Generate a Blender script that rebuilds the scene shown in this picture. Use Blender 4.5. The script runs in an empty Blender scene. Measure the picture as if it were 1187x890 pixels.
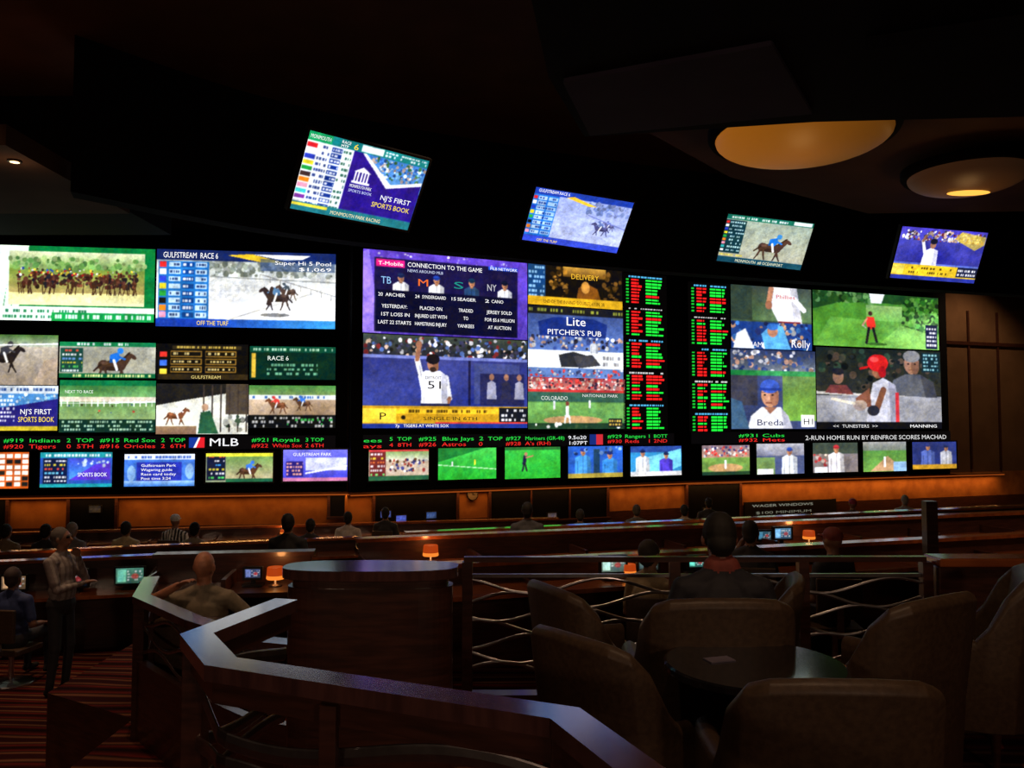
import bpy, bmesh, math, random
import numpy as np
from mathutils import Vector, Matrix
random.seed(7); rng=np.random.RandomState(5)
sc=bpy.context.scene
try:
    sc.view_settings.view_transform='Standard'
    sc.view_settings.look='None'
except Exception: pass
F=950.0; CX=593.5; HZ=492.0; EYE=1.6
COL=bpy.context.collection

def lin(c):
    r=[]
    for v in c[:3]:
        v=v/255.0
        r.append(v/12.92 if v<=0.04045 else ((v+0.055)/1.055)**2.4)
    return r
# ---------------------------------------------------------------- materials
def mat(name,c1,c2=None,scale=8,rough=0.6,metal=0.0,bump=0.0,coat=0.0,stretch=(1,1,1),spec=0.5):
    m=bpy.data.materials.new(name); m.use_nodes=True
    nt=m.node_tree; b=nt.nodes['Principled BSDF']
    b.inputs['Roughness'].default_value=rough; b.inputs['Metallic'].default_value=metal
    b.inputs['Specular IOR Level'].default_value=spec
    b.inputs['Coat Weight'].default_value=coat; b.inputs['Coat Roughness'].default_value=0.12
    if c2 is None: c2=[v*0.75 for v in c1]
    tc=nt.nodes.new('ShaderNodeTexCoord'); mp=nt.nodes.new('ShaderNodeMapping'); mp.inputs['Scale'].default_value=stretch
    nz=nt.nodes.new('ShaderNodeTexNoise'); nz.inputs['Scale'].default_value=scale; nz.inputs['Detail'].default_value=4
    rp=nt.nodes.new('ShaderNodeValToRGB'); rp.color_ramp.elements[0].position=0.35; rp.color_ramp.elements[1].position=0.65
    rp.color_ramp.elements[0].color=(*c1,1); rp.color_ramp.elements[1].color=(*c2,1)
    L=nt.links.new
    L(tc.outputs['Object'],mp.inputs['Vector']); L(mp.outputs[0],nz.inputs['Vector']); L(nz.outputs['Fac'],rp.inputs[0]); L(rp.outputs[0],b.inputs['Base Color'])
    if bump:
        bp=nt.nodes.new('ShaderNodeBump'); bp.inputs['Strength'].default_value=bump; bp.inputs['Distance'].default_value=0.01
        L(nz.outputs['Fac'],bp.inputs['Height']); L(bp.outputs[0],b.inputs['Normal'])
    return m
_em={}
def emat(c,s=1.0,name=None):
    k=(tuple(c),s)
    if k in _em: return _em[k]
    m=bpy.data.materials.new(name or 'glow'); m.use_nodes=True; nt=m.node_tree
    b=nt.nodes['Principled BSDF']; b.inputs['Base Color'].default_value=(0.01,0.01,0.01,1); b.inputs['Roughness'].default_value=0.5
    b.inputs['Emission Color'].default_value=(*lin(c),1); b.inputs['Emission Strength'].default_value=s
    try: m.cycles.emission_sampling='NONE'
    except Exception: pass
    _em[k]=m; return m
M_black=mat('black_paint',(0.004,0.004,0.005),(0.003,0.003,0.004),rough=0.85,spec=0.1)
M_plastic=mat('black_plastic',(0.008,0.008,0.009),rough=0.4)
M_bulk=mat('dark_bulkhead_paint',(0.0065,0.005,0.006),(0.005,0.004,0.005),scale=1,rough=0.95,spec=0.05)
M_ceil=mat('brown_ceiling_paint',(0.085,0.040,0.020),(0.065,0.030,0.015),scale=1.2,rough=0.9,spec=0.1)
M_cof=mat('coffer_paint',(0.010,0.008,0.010),(0.007,0.006,0.008),scale=2,rough=0.9,spec=0.1)
M_cofp=mat('coffer_panel_paint',(0.055,0.044,0.072),(0.046,0.036,0.06),scale=2,rough=0.8,spec=0.1)
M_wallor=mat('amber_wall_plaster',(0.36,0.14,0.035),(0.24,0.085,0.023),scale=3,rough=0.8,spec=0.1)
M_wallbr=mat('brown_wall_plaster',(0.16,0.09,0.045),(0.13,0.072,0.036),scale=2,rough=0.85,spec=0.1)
M_wood=mat('dark_mahogany',(0.065,0.022,0.014),(0.032,0.011,0.007),scale=6,rough=0.35,coat=0.35,stretch=(1,1,8))
M_rail=mat('polished_handrail_wood',(0.10,0.042,0.038),(0.055,0.024,0.022),scale=5,rough=0.2,coat=1.0,stretch=(6,1,1))
M_desk=mat('desk_top_wood',(0.34,0.09,0.022),(0.20,0.05,0.013),scale=5,rough=0.25,coat=0.8,stretch=(1,6,1))
M_metal=mat('brushed_steel',(0.6,0.57,0.58),(0.45,0.43,0.44),scale=20,rough=0.28,metal=1.0)
M_leather=mat('brown_leather',(0.072,0.043,0.025),(0.05,0.029,0.017),scale=45,rough=0.48,bump=0.10,spec=0.4)
M_glass=mat('black_glass_top',(0.01,0.01,0.012),rough=0.06,coat=1.0)

def carpet():
    m=bpy.data.materials.new('patterned_carpet'); m.use_nodes=True; nt=m.node_tree; L=nt.links.new
    b=nt.nodes['Principled BSDF']; b.inputs['Roughness'].default_value=0.95; b.inputs['Specular IOR Level'].default_value=0.05
    tc=nt.nodes.new('ShaderNodeTexCoord'); mp=nt.nodes.new('ShaderNodeMapping'); mp.inputs['Scale'].default_value=(0.45,1.0,1); mp.inputs['Rotation'].default_value=(0,0,0.15)
    w=nt.nodes.new('ShaderNodeTexWave'); w.inputs['Scale'].default_value=0.8; w.inputs['Distortion'].default_value=4; w.inputs['Detail'].default_value=2; w.bands_direction='Y'
    rp=nt.nodes.new('ShaderNodeValToRGB'); e=rp.color_ramp.elements
    e[0].position=0.0; e[0].color=(0.02,0.006,0.005,1); e[1].position=0.3; e[1].color=(0.20,0.025,0.018,1)
    a=e.new(0.5); a.color=(0.03,0.012,0.01,1); a=e.new(0.75); a.color=(0.30,0.12,0.06,1); a=e.new(0.9); a.color=(0.05,0.01,0.01,1)
    nz=nt.nodes.new('ShaderNodeTexNoise'); nz.inputs['Scale'].default_value=1.3; mx=nt.nodes.new('ShaderNodeMixRGB'); mx.blend_type='MULTIPLY'; mx.inputs[0].default_value=.8
    L(tc.outputs['Object'],nz.inputs['Vector']); L(nz.outputs['Fac'],mx.inputs[2])
    L(tc.outputs['Object'],mp.inputs[0]); L(mp.outputs[0],w.inputs['Vector']); L(w.outputs['Fac'],rp.inputs[0]); L(rp.outputs[0],mx.inputs[1]); L(mx.outputs[0],b.inputs['Base Color'])
    return m
M_carpet=carpet()
def screenmat(s):
    m=bpy.data.materials.new('led_screen_picture'); m.use_nodes=True; nt=m.node_tree; L=nt.links.new
    b=nt.nodes['Principled BSDF']; b.inputs['Base Color'].default_value=(0.005,0.005,0.005,1); b.inputs['Roughness'].default_value=0.6; b.inputs['Specular IOR Level'].default_value=0.1
    a=nt.nodes.new('ShaderNodeAttribute'); a.attribute_name='Col'
    L(a.outputs['Color'],b.inputs['Emission Color']); b.inputs['Emission Strength'].default_value=s
    try: m.cycles.emission_sampling='NONE'
    except Exception: pass
    return m
M_screen=screenmat(1.35)

# ---------------------------------------------------------------- mesh builder
class MB:
    def __init__(s): s.v=[]; s.f=[]; s.m=[]; s.mats=[]
    def mi(s,m):
        if m not in s.mats: s.mats.append(m)
        return s.mats.index(m)
    def add(s,vs,fs,m):
        o=len(s.v); s.v+= [tuple(v) for v in vs]; k=s.mi(m)
        for f in fs: s.f.append([i+o for i in f]); s.m.append(k)
    def box(s,x0,y0,z0,x1,y1,z1,m):
        vs=[(x,y,z) for z in (z0,z1) for y in (y0,y1) for x in (x0,x1)]
        s.add(vs,[(0,2,3,1),(4,5,7,6),(0,1,5,4),(2,6,7,3),(0,4,6,2),(1,3,7,5)],m)
    def prism(s,pts,z0,z1,m,mtop=None,mbot=None):
        a=sum(pts[i][0]*pts[(i+1)%len(pts)][1]-pts[(i+1)%len(pts)][0]*pts[i][1] for i in range(len(pts)))
        if a<0: pts=pts[::-1]
        n=len(pts); vs=[(p[0],p[1],z0) for p in pts]+[(p[0],p[1],z1) for p in pts]
        s.add(vs,[(i,(i+1)%n,n+(i+1)%n,n+i) for i in range(n)],m)
        s.add([(p[0],p[1],z1) for p in pts],[tuple(range(n))],mtop or m)
        s.add([(p[0],p[1],z0) for p in pts],[tuple(range(n))[::-1]],mbot or m)
    def rev(s,prof,m,c=(0,0,0),n=32,sy=1.0):
        vs=[];k=len(prof)
        for i in range(n):
            a=2*math.pi*i/n
            for r,z in prof: vs.append((c[0]+r*math.cos(a),c[1]+r*sy*math.sin(a),c[2]+z))
        fs=[]
        for i in range(n):
            j=(i+1)%n
            for q in range(k-1): fs.append((i*k+q,j*k+q,j*k+q+1,i*k+q+1))
        s.add(vs,fs,m)
    def tube(s,pts,r,m,n=8,ry=None):
        ry=ry or r; vs=[];P=[Vector(p) for p in pts]
        for i,p in enumerate(P):
            d=(P[min(i+1,len(P)-1)]-P[max(i-1,0)]).normalized()
            up=Vector((0,0,1)) if abs(d.z)<0.9 else Vector((0,1,0))
            a=d.cross(up).normalized(); b=a.cross(d).normalized()
            for k in range(n):
                t=2*math.pi*k/n; vs.append(p+a*math.cos(t)*r+b*math.sin(t)*ry)
        fs=[]
        for i in range(len(P)-1):
            for k in range(n):
                k2=(k+1)%n; fs.append((i*n+k,i*n+k2,(i+1)*n+k2,(i+1)*n+k))
        fs.append(tuple(range(n))[::-1]); fs.append(tuple((len(P)-1)*n+k for k in range(n)))
        s.add(vs,fs,m)
    def sweep(s,pts,w,z0,z1,m):
        P=[Vector((p[0],p[1])) for p in pts]; Lf=[];Rt=[]
        for i,p in enumerate(P):
            d1=(P[i]-P[i-1]).normalized() if i>0 else None
            d2=(P[i+1]-P[i]).normalized() if i<len(P)-1 else None
            if d1 is None: d1=d2
            if d2 is None: d2=d1
            n1=Vector((-d1.y,d1.x)); n2=Vector((-d2.y,d2.x)); nn=(n1+n2).normalized(); k=w/2/max(0.4,nn.dot(n1))
            Lf.append(p+nn*k); Rt.append(p-nn*k)
        for i in range(len(P)-1):
            s.prism([tuple(Lf[i]),tuple(Rt[i]),tuple(Rt[i+1]),tuple(Lf[i+1])],z0,z1,m)
    def obj(s,name,bevel=0,smooth=False,parent=None,seg=2):
        me=bpy.data.meshes.new(name); me.from_pydata(s.v,[],s.f)
        for m in s.mats: me.materials.append(m)
        me.polygons.foreach_set('material_index',s.m)
        if smooth: me.polygons.foreach_set('use_smooth',[True]*len(s.f))
        me.update(); o=bpy.data.objects.new(name,me); COL.objects.link(o)
        if bevel:
            b=o.modifiers.new('bevel','BEVEL'); b.width=bevel; b.segments=seg; b.limit_method='ANGLE'
        if parent: o.parent=parent
        return o
# ---------------------------------------------------------------- camera
pitch=math.atan((HZ-445.0)/F)
cam=bpy.data.cameras.new('camera'); cam.sensor_width=36; cam.lens=F/1187*36; cam.clip_start=0.05
co=bpy.data.objects.new('camera',cam); COL.objects.link(co); co.location=(0,0,EYE); co.rotation_euler=(math.pi/2+pitch,0,0)
sc.camera=co
cp,sp=math.cos(pitch),math.sin(pitch)
def ray(x,y):
    a=(x-CX)/F; b=-(y-445.0)/F
    return Vector((a, cp-b*sp, sp+b*cp))
def proj(p):
    X,Y,Z=p[0],p[1],p[2]-EYE
    d=Y*cp+Z*sp; u=-Y*sp+Z*cp
    return CX+F*X/d, 445.0-F*u/d
def at(x,y,z):
    r=ray(x,y); t=(z-EYE)/r.z; return Vector((r.x*t,r.y*t,z))
# ---------------------------------------------------------------- painter for pictures shown on the screens
def octnoise(ny,nx,cells):
    f=np.zeros((ny,nx))
    for c,a in cells:
        gx=max(2,int(nx/c)+2); gy=max(2,int(ny/c)+2); g=rng.uniform(-1,1,(gy,gx))
        yi=np.linspace(0,gy-1.001,ny); xi=np.linspace(0,gx-1.001,nx); y0=yi.astype(int); x0=xi.astype(int); fy=(yi-y0)[:,None]; fx=(xi-x0)[None,:]
        fy=fy*fy*(3-2*fy); fx=fx*fx*(3-2*fx)
        f+=a*((g[y0][:,x0]*(1-fx)+g[y0][:,x0+1]*fx)*(1-fy)+(g[y0+1][:,x0]*(1-fx)+g[y0+1][:,x0+1]*fx)*fy)
    return f
class Cv:
    def __init__(s,x0,y0,x1,y1,bg=(0,0,0),res=1.7):
        s.x0,s.y0,s.x1,s.y1=x0,y0,x1,y1
        s.nx=max(8,int((x1-x0)*res)+1); s.ny=max(8,int((y1-y0)*res)+1)
        s.X,s.Y=np.meshgrid(np.linspace(x0,x1,s.nx),np.linspace(y0,y1,s.ny))
        s.c=np.zeros((s.ny,s.nx,3))+np.array(bg,float); s.t=[]
    def _p(s,m,c,a=1): s.c[m]=s.c[m]*(1-a)+np.array(c,float)*a
    def R(s,x0,y0,x1,y1,c,a=1): s._p((s.X>=x0)&(s.X<=x1)&(s.Y>=y0)&(s.Y<=y1),c,a); return s
    def G(s,x0,y0,x1,y1,c0,c1,horiz=False):
        m=(s.X>=x0)&(s.X<=x1)&(s.Y>=y0)&(s.Y<=y1)
        t=((s.X-x0)/(x1-x0) if horiz else (s.Y-y0)/(y1-y0))[m][:,None]
        s.c[m]=np.array(c0,float)*(1-t)+np.array(c1,float)*t; return s
    def E(s,cx,cy,rx,ry,c,a=1,ang=0):
        dx=s.X-cx; dy=s.Y-cy; ca,sa=math.cos(ang),math.sin(ang)
        s._p(((dx*ca+dy*sa)/rx)**2+((-dx*sa+dy*ca)/ry)**2<=1,c,a); return s
    def P(s,pts,c,a=1):
        m=np.zeros(s.X.shape,bool); n=len(pts)
        for i in range(n):
            xa,ya=pts[i]; xb,yb=pts[(i+1)%n]
            if ya==yb: continue
            k=((ya>s.Y)!=(yb>s.Y))&(s.X<(xb-xa)*(s.Y-ya)/(yb-ya)+xa); m^=k
        s._p(m,c,a); return s
    def L(s,x0,y0,x1,y1,w,c,a=1):
        dx,dy=x1-x0,y1-y0; l=dx*dx+dy*dy+1e-6
        t=np.clip(((s.X-x0)*dx+(s.Y-y0)*dy)/l,0,1)
        s._p((s.X-x0-t*dx)**2+(s.Y-y0-t*dy)**2<=(w/2)**2,c,a); return s
    def N(s,amt=12): return s
    def S(s,x0,y0,x1,y1,cols,n,r=1.5):
        for i in range(n):
            c=np.array(cols[rng.randint(len(cols))])*rng.uniform(.7,1.15); q=r*rng.uniform(0.5,1.3)
            s.E(rng.uniform(x0,x1),rng.uniform(y0,y1),q,q*rng.uniform(0.7,1.3),c)
        return s
    def K(s,x0,y0,x1,y1,c,rows=3,dens=0.75):
        h=(y1-y0)/rows
        for r in range(rows):
            x=x0; y=y0+h*(r+0.22)
            while x<x1:
                w=rng.uniform(1.2,3.6)
                if rng.rand()<dens: s.R(x,y,min(x+w,x1),y+h*0.55,c,0.85)
                x+=w+0.9
        return s
    def T(s,x,y,w,h,txt,c=(255,255,255)): s.t.append((x,y,w,h,txt,c)); return s
    def shade(s,x0,y0,x1,y1,amt=35,k=9):
        m=(s.X>=x0)&(s.X<=x1)&(s.Y>=y0)&(s.Y<=y1); f=np.zeros(s.X.shape)
        for i in range(k):
            cx,cy=rng.uniform(x0,x1),rng.uniform(y0,y1); r=rng.uniform(.12,.35)*(x1-x0)
            f+=rng.choice([-1,1])*np.exp(-((s.X-cx)**2+((s.Y-cy)*1.6)**2)/(r*r))
        s.c[m]+=(f[m]*amt*.5)[:,None]; return s
    def finish(s):    # video softness and texture
        c=s.c
        b=c.copy(); b[1:-1]=(c[:-2]+2*c[1:-1]+c[2:])/4; d=b.copy(); d[:,1:-1]=(b[:,:-2]+2*b[:,1:-1]+b[:,2:])/4
        tex=octnoise(s.ny,s.nx,((26,.5),(11,.45),(5,.4),(2.2,.35)))
        sat=(d.max(2)-d.min(2)); lum=d.mean(2); k=np.where(lum>222,.05,np.where(lum<18,.1,.19))
        d=d*(1+(tex*k)[:,:,None]); d+= (octnoise(s.ny,s.nx,((9,5),(3,5))))[:,:,None]*np.array((1,.6,-.6))
        s.c=np.where((lum<10)[:,:,None],c,d)
def horse(v,cx,cy,s,hc,jc,f=1,cap=None):
    dk_=[q*.7 for q in hc]; lt=[min(255,q*1.3+15) for q in hc]
    v.E(cx,cy,s,s*.4,hc); v.E(cx-f*s*.7,cy-s*.03,s*.42,s*.42,hc); v.E(cx+f*s*.6,cy,s*.42,s*.42,hc); v.E(cx,cy+s*.22,s*.75,s*.16,dk_); v.E(cx-f*s*.6,cy-s*.2,s*.3,s*.12,lt,.7)
    v.P([(cx+f*s*.6,cy-s*.3),(cx+f*s*1.3,cy-s*.95),(cx+f*s*1.55,cy-s*.75),(cx+f*s*.95,cy+s*.2)],hc)
    v.E(cx+f*s*1.55,cy-s*.72,s*.34,s*.16,hc,1,0.6*f); v.L(cx+f*s*.7,cy-s*.45,cx+f*s*1.3,cy-s*1.0,s*.14,dk_)
    for a,b in ((-.8,-1.2),(-.6,-.3),(.6,1.1),(.75,.5)): v.L(cx+f*s*a,cy+s*.1,cx+f*s*(a+b)/2,cy+s*.75,s*.18,hc); v.L(cx+f*s*(a+b)/2,cy+s*.75,cx+f*s*b,cy+s*1.15,s*.12,dk_)
    v.L(cx-f*s*.9,cy-s*.1,cx-f*s*1.4,cy+s*.4,s*.15,dk_)
    v.P([(cx-f*s*.25,cy-s*.25),(cx-f*s*.2,cy-s*.85),(cx+f*s*.45,cy-s*1.05),(cx+f*s*.6,cy-s*.6),(cx+f*s*.3,cy-s*.2)],jc); v.P([(cx-f*s*.25,cy-s*.25),(cx-f*s*.2,cy-s*.55),(cx+f*s*.2,cy-s*.4),(cx+f*s*.3,cy-s*.2)],[q*.7 for q in jc])
    v.E(cx+f*s*.6,cy-s*1.15,s*.24,s*.24,cap or jc); v.L(cx+f*s*.1,cy-s*.4,cx+f*s*.35,cy+s*.3,s*.2,(240,240,240)); v.L(cx+f*s*.35,cy-s*.75,cx+f*s*.95,cy-s*.5,s*.15,jc)
def player(v,cx,ty,s,shirt,skin=(190,130,95),cap=(30,40,90),arm=0,w=1.0):
    y=ty+s
    v.P([(cx-s*1.1*w,y+s*.35),(cx-s*.4,y+s*.0),(cx+s*.4,y),(cx+s*1.1*w,y+s*.35),(cx+s*1.15*w,y+s*3),(cx-s*1.15*w,y+s*3)],shirt)
    v.P([(cx+s*.5*w,y+s*.1),(cx+s*1.1*w,y+s*.35),(cx+s*1.15*w,y+s*3),(cx+s*.6*w,y+s*3)],[q*.78 for q in shirt])
    v.L(cx-s*.75*w,y+s*.9,cx-s*.8*w,y+s*3,s*.12,[q*.75 for q in shirt]); v.L(cx,y+s*.1,cx,y+s*3,s*.06,[q*.6 for q in shirt])
    v.R(cx-s*.2,ty+s*.7,cx+s*.2,y+s*.15,[q*.8 for q in skin])
    v.E(cx,ty+s*.5,s*.36,s*.5,skin); v.E(cx+s*.17,ty+s*.6,s*.2,s*.36,[q*.8 for q in skin])
    v.E(cx,ty+s*.22,s*.4,s*.3,cap); v.L(cx-s*.4,ty+s*.32,cx+s*.45,ty+s*.32,s*.12,[q*.7 for q in cap])
    v.E(cx-s*.13,ty+s*.5,s*.05,s*.04,(40,25,20)); v.E(cx+s*.13,ty+s*.5,s*.05,s*.04,(40,25,20)); v.L(cx-s*.1,ty+s*.78,cx+s*.12,ty+s*.78,s*.06,(120,60,50))
def odds(v,x0,y0,x1,y1,dy=3.4):
    G=(30,235,60);Rd=(245,30,30);Wt=(225,225,225)
    y=y0; k=0
    while y<y1:
        if k%10==0: v.K(x0+3,y-.5,x1-3,y+2.4,Wt if k%20 else (90,200,255),1,.9)
        elif k%10!=9:
            xm=x0+(x1-x0)*.45
            v.R(x0,y,x0+3,y+1.7,G,.8)
            w=rng.uniform(.6,1); v.R(x0+6,y,x0+6+(xm-x0-8)*w,y+2.0,Rd if rng.rand()<.8 else G); v.R(x0+6+(xm-x0-8)*.5,y,x0+7+(xm-x0-8)*.5,y+2.2,(0,0,0))
            w=rng.uniform(.6,1); v.R(xm+2,y,xm+2+(x1-xm-3)*w,y+2.1,G if rng.rand()<.82 else Rd)
            for q in (.3,.62): v.R(xm+2+(x1-xm-3)*q,y,xm+3.0+(x1-xm-3)*q,y+2.3,(0,0,0))
        y+=dy; k+=1
# ---------------------------------------------------------------- screens as flat panels
def make_screen(name,Mx,w,h,cv,bez=0.0,depth=0.06):
    if 'board' not in name: cv.finish()
    nx,ny=cv.nx,cv.ny
    gx,gy=np.meshgrid(np.linspace(-w/2,w/2,nx),np.linspace(h/2,-h/2,ny))
    V=np.zeros((nx*ny,3)); V[:,0]=gx.ravel(); V[:,1]=gy.ravel()
    idx=np.arange(nx*ny).reshape(ny,nx)
    Q=np.stack([idx[1:,:-1],idx[1:,1:],idx[:-1,1:],idx[:-1,:-1]],-1).reshape(-1,4)
    me=bpy.data.meshes.new('picture'); me.vertices.add(nx*ny); me.vertices.foreach_set('co',V.ravel())
    me.loops.add(Q.size); me.loops.foreach_set('vertex_index',Q.ravel())
    me.polygons.add(len(Q)); me.polygons.foreach_set('loop_start',np.arange(0,Q.size,4)); me.polygons.foreach_set('loop_total',np.full(len(Q),4))
    me.update()
    c=np.clip(cv.c,0,255)/255.0; l=np.where(c<=.04045,c/12.92,((c+.055)/1.055)**2.4).reshape(-1,3)
    a=me.color_attributes.new('Col','FLOAT_COLOR','POINT'); a.data.foreach_set('color',np.concatenate([l,np.ones((len(l),1))],1).ravel())
    me.materials.append(M_screen)
    root=bpy.data.objects.new(name,None); COL.objects.link(root); root.matrix_world=Mx
    o=bpy.data.objects.new('picture',me); COL.objects.link(o); o.parent=root
    b=MB(); b.box(-w/2-bez,-h/2-bez,-depth,w/2+bez,h/2+bez,-0.004,M_plastic)
    if bez:
        t=0.012
        b.box(-w/2-bez,h/2,-.004,w/2+bez,h/2+bez,t,M_plastic); b.box(-w/2-bez,-h/2-bez,-.004,w/2+bez,-h/2,t,M_plastic)
        b.box(-w/2-bez,-h/2,-.004,-w/2,h/2,t,M_plastic); b.box(w/2,-h/2,-.004,w/2+bez,h/2,t,M_plastic)
    b.obj('housing',parent=root)
    sx=w/(cv.x1-cv.x0); sy=h/(cv.y1-cv.y0)
    for (x,y,tw,th,txt,cc) in cv.t:
        cu=bpy.data.curves.new('lettering','FONT'); cu.body=txt; cu.size=1; cu.resolution_u=2
        cu.materials.append(emat(cc,1.2,'lettering_glow')); t=bpy.data.objects.new('lettering',cu); COL.objects.link(t); t.parent=root
        TX.append((t,tw*sx,th*sy)); t.location=((x-cv.x0)*sx-w/2, h/2-(y-cv.y0)*sy, 0.006)
    return root
TX=[]
SEC={'L':((-10.2,16.0),(-3.5,17.0)),'C':((-3.15,16.8),(4.4,20.2)),'R':((4.4,20.2),(12.3,23.1))}
def secframe(k):
    a,b=SEC[k]; a=Vector((a[0],a[1],0)); b=Vector((b[0],b[1],0)); u=(b-a).normalized(); n=Vector((u.y,-u.x,0)); return a,u,n
def hit(k,x,y):
    a,u,n=secframe(k); r=ray(x,y); o=Vector((0,0,EYE)); t=(a-o).dot(n)/r.dot(n); p=o+r*t
    return (p-a).dot(u),p.z
def wall_screen(k,cv,name='video_wall_screen',off=0.05,bez=0.0):
    ym=(cv.y0+cv.y1)/2; xm=(cv.x0+cv.x1)/2
    u0,_=hit(k,cv.x0,ym); u1,_=hit(k,cv.x1,ym); _,z1=hit(k,xm,cv.y0); _,z0=hit(k,xm,cv.y1)
    a,u,n=secframe(k); c=a+u*((u0+u1)/2)+n*off; c.z=(z0+z1)/2
    Mx=Matrix(((u.x,0,n.x,c.x),(u.y,0,n.y,c.y),(0,1,0,c.z),(0,0,0,1)))
    return make_screen(name,Mx,u1-u0,z1-z0,cv,bez)
W=(245,245,250)
# ---- left section
v=Cv(-60,286,180,372,(10,120,55))
for i in range(9): v.P([(-60+i*9,372),(-52+i*9,372),(-40+i*9,286),(-50+i*9,286)],(225,245,230))
v.G(10,292,168,312,(225,230,190),(120,165,80)); v.G(10,312,168,340,(120,150,60),(170,150,90)); v.G(10,340,168,354,(230,225,150),(250,245,190))
v.S(10,300,168,312,[(120,170,90),(90,140,70),(160,190,120)],90,3)
v.S(20,312,160,318,[(230,230,230),(200,40,40),(40,80,180),(240,210,60),(60,50,40)],60,1.4)
v.S(20,318,160,333,[(60,30,25),(90,50,40),(30,30,40),(80,40,30),(50,35,30),(120,70,50)],220,2.2)
v.S(20,314,160,320,[(230,230,230),(200,40,40),(240,210,60)],26,1.2)
for i in range(40): x=rng.uniform(20,160); v.L(x,328,x+rng.uniform(-4,4),341,1.1,(60,35,25))
v.R(0,356,180,372,(235,245,240)); v.K(4,358,100,371,(10,110,60),2); v.R(60,362,180,372,(20,150,70)); v.K(64,363,176,371,W,1); wall_screen('L',v)
v=Cv(182,292,389,380,(225,228,230)); v.G(182,300,389,322,(165,175,170),(215,220,222)); v.S(240,302,385,320,[(130,140,130),(150,160,150),(190,195,190),(170,178,172)],150,3)
v.G(182,322,389,370,(225,228,228),(245,245,247)); v.shade(242,322,389,370,20); v.R(182,292,389,304,(20,35,90)); v.T(189,301.5,62,6.5,'GULFSTREAM  RACE 6'); v.P([(262,297),(290,295),(330,304),(300,304)],(230,190,40)); v.P([(290,295),(360,295),(350,300),(330,302)],(240,240,245))
v.R(300,300,388,314,(35,60,110),.6); v.T(317,306.5,66,4.5,'Super Hi 5 Pool'); v.T(345,313,38,4,'$1,069')
v.R(184,305,241,372,(30,110,190))
for r in range(8):
    v.R(185,306+r*8.2,193,312.5+r*8.2,[(220,40,40),(240,240,240),(40,60,200),(240,220,40),(40,160,60),(20,20,20),(240,130,30),(240,150,180)][r])
    for q in range(3): v.R(196+q*15,306.5+r*8.2,209+q*15,312+r*8.2,(15,60,130) if q%2 else (190,220,245)); v.K(197+q*15,306.5+r*8.2,208+q*15,312+r*8.2,W if q%2 else (20,40,90),1)
v.R(182,371,389,380,(25,60,170)); v.G(240,371,389,380,(25,60,170),(60,160,235),True); v.T(228,378,36,5,'OFF THE TURF',(250,220,50)); v.L(243,322,389,326,1.5,(150,155,155)); v.L(300,318,389,342,1.2,(150,150,150)); v.L(262,372,389,330,1,(190,190,190))
for x in range(300,389,12): v.L(x,318+(x-300)*.27,x,324+(x-300)*.27,1,(150,150,150))
horse(v,321,345,12,(60,45,40),(90,130,170),-1,(240,240,240)); horse(v,333,338,8,(80,60,50),(70,80,90),-1); v.E(318,365,17,2.2,(130,130,130)); v.L(314,334,310,352,4,(60,45,40)); wall_screen('L',v)
v=Cv(-60,388,68,446,(150,152,140)); v.G(-60,388,68,402,(70,110,50),(180,185,170)); v.G(-60,402,68,446,(190,180,165),(150,135,120)); v.shade(-60,402,68,446,25); horse(v,4,415,14,(35,28,28),(60,60,70),1); v.L(-60,402,68,398,1.5,W); v.P([(40,446),(52,418),(68,414),(68,446)],(175,155,135)); wall_screen('L',v)
v=Cv(70,397,181,438,(165,165,150)); v.G(70,397,181,438,(180,180,165),(150,148,132)); v.shade(70,397,181,438,22); v.R(70,397,181,402,(20,120,70)); v.K(90,397,150,402,W,1); horse(v,131,424,15,(70,48,36),(30,110,215),1,(40,130,230)); v.R(71,404,97,432,(25,70,60)); 
for r in range(6): v.K(73,405+r*4.6,96,409+r*4.6,[(240,80,60),W,(120,160,240),(240,220,60),(80,200,90),W][r],1)
v.R(70,433,181,438,(15,90,50)); v.K(75,433,176,438,(230,230,150),1); wall_screen('L',v)
v=Cv(182,399,288,440,(14,12,10)); v.R(200,401,280,405,(50,40,20)); v.K(205,401,275,405,(210,180,80),1)
for r in range(3):
    for q in range(2):
        x=198+q*40; y=407+r*9; v.R(x,y,x+36,y+7,(150,110,40)); v.R(x+1,y+1,x+35,y+6,(20,17,12)); v.K(x+3,y+1,x+33,y+6,(230,205,130),1,.6)
    v.R(186,408+r*10,194,414+r*10,[(220,50,40),(60,110,230),(240,210,60)][r])
v.R(184,434,288,440,(45,35,20)); v.T(222,439,34,3.6,'GULFSTREAM',(220,200,120)); wall_screen('L',v)
v=Cv(290,402,389,440,(8,40,30)); v.R(290,402,389,409,(10,70,50)); v.K(294,403,386,408,(180,220,190),1); v.T(310,418,24,5,'RACE 6',(230,240,230)); v.K(310,421,368,436,(120,190,150),3,.5); v.R(292,410,297,438,(220,180,60)); wall_screen('L',v)
v=Cv(-60,447,68,499,(25,60,130)); v.R(-60,447,68,456,(200,210,220)); v.K(-58,448,66,455,(30,60,120),1); v.P([(0,456),(68,456),(68,470),(20,490),(0,490)],(70,130,190)); v.S(20,457,66,468,[(220,230,240),(120,180,230)],34,1.6); v.P([(-60,480),(20,470),(68,462),(68,499),(-60,499)],(35,30,110)); v.T(24,480,36,6,"NJ'S FIRST"); v.T(22,489,42,6,'SPORTS BOOK',(250,220,70)); v.R(-60,494,68,499,(190,170,40)); v.K(-20,457,18,490,W,7,.7); wall_screen('L',v)
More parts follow.
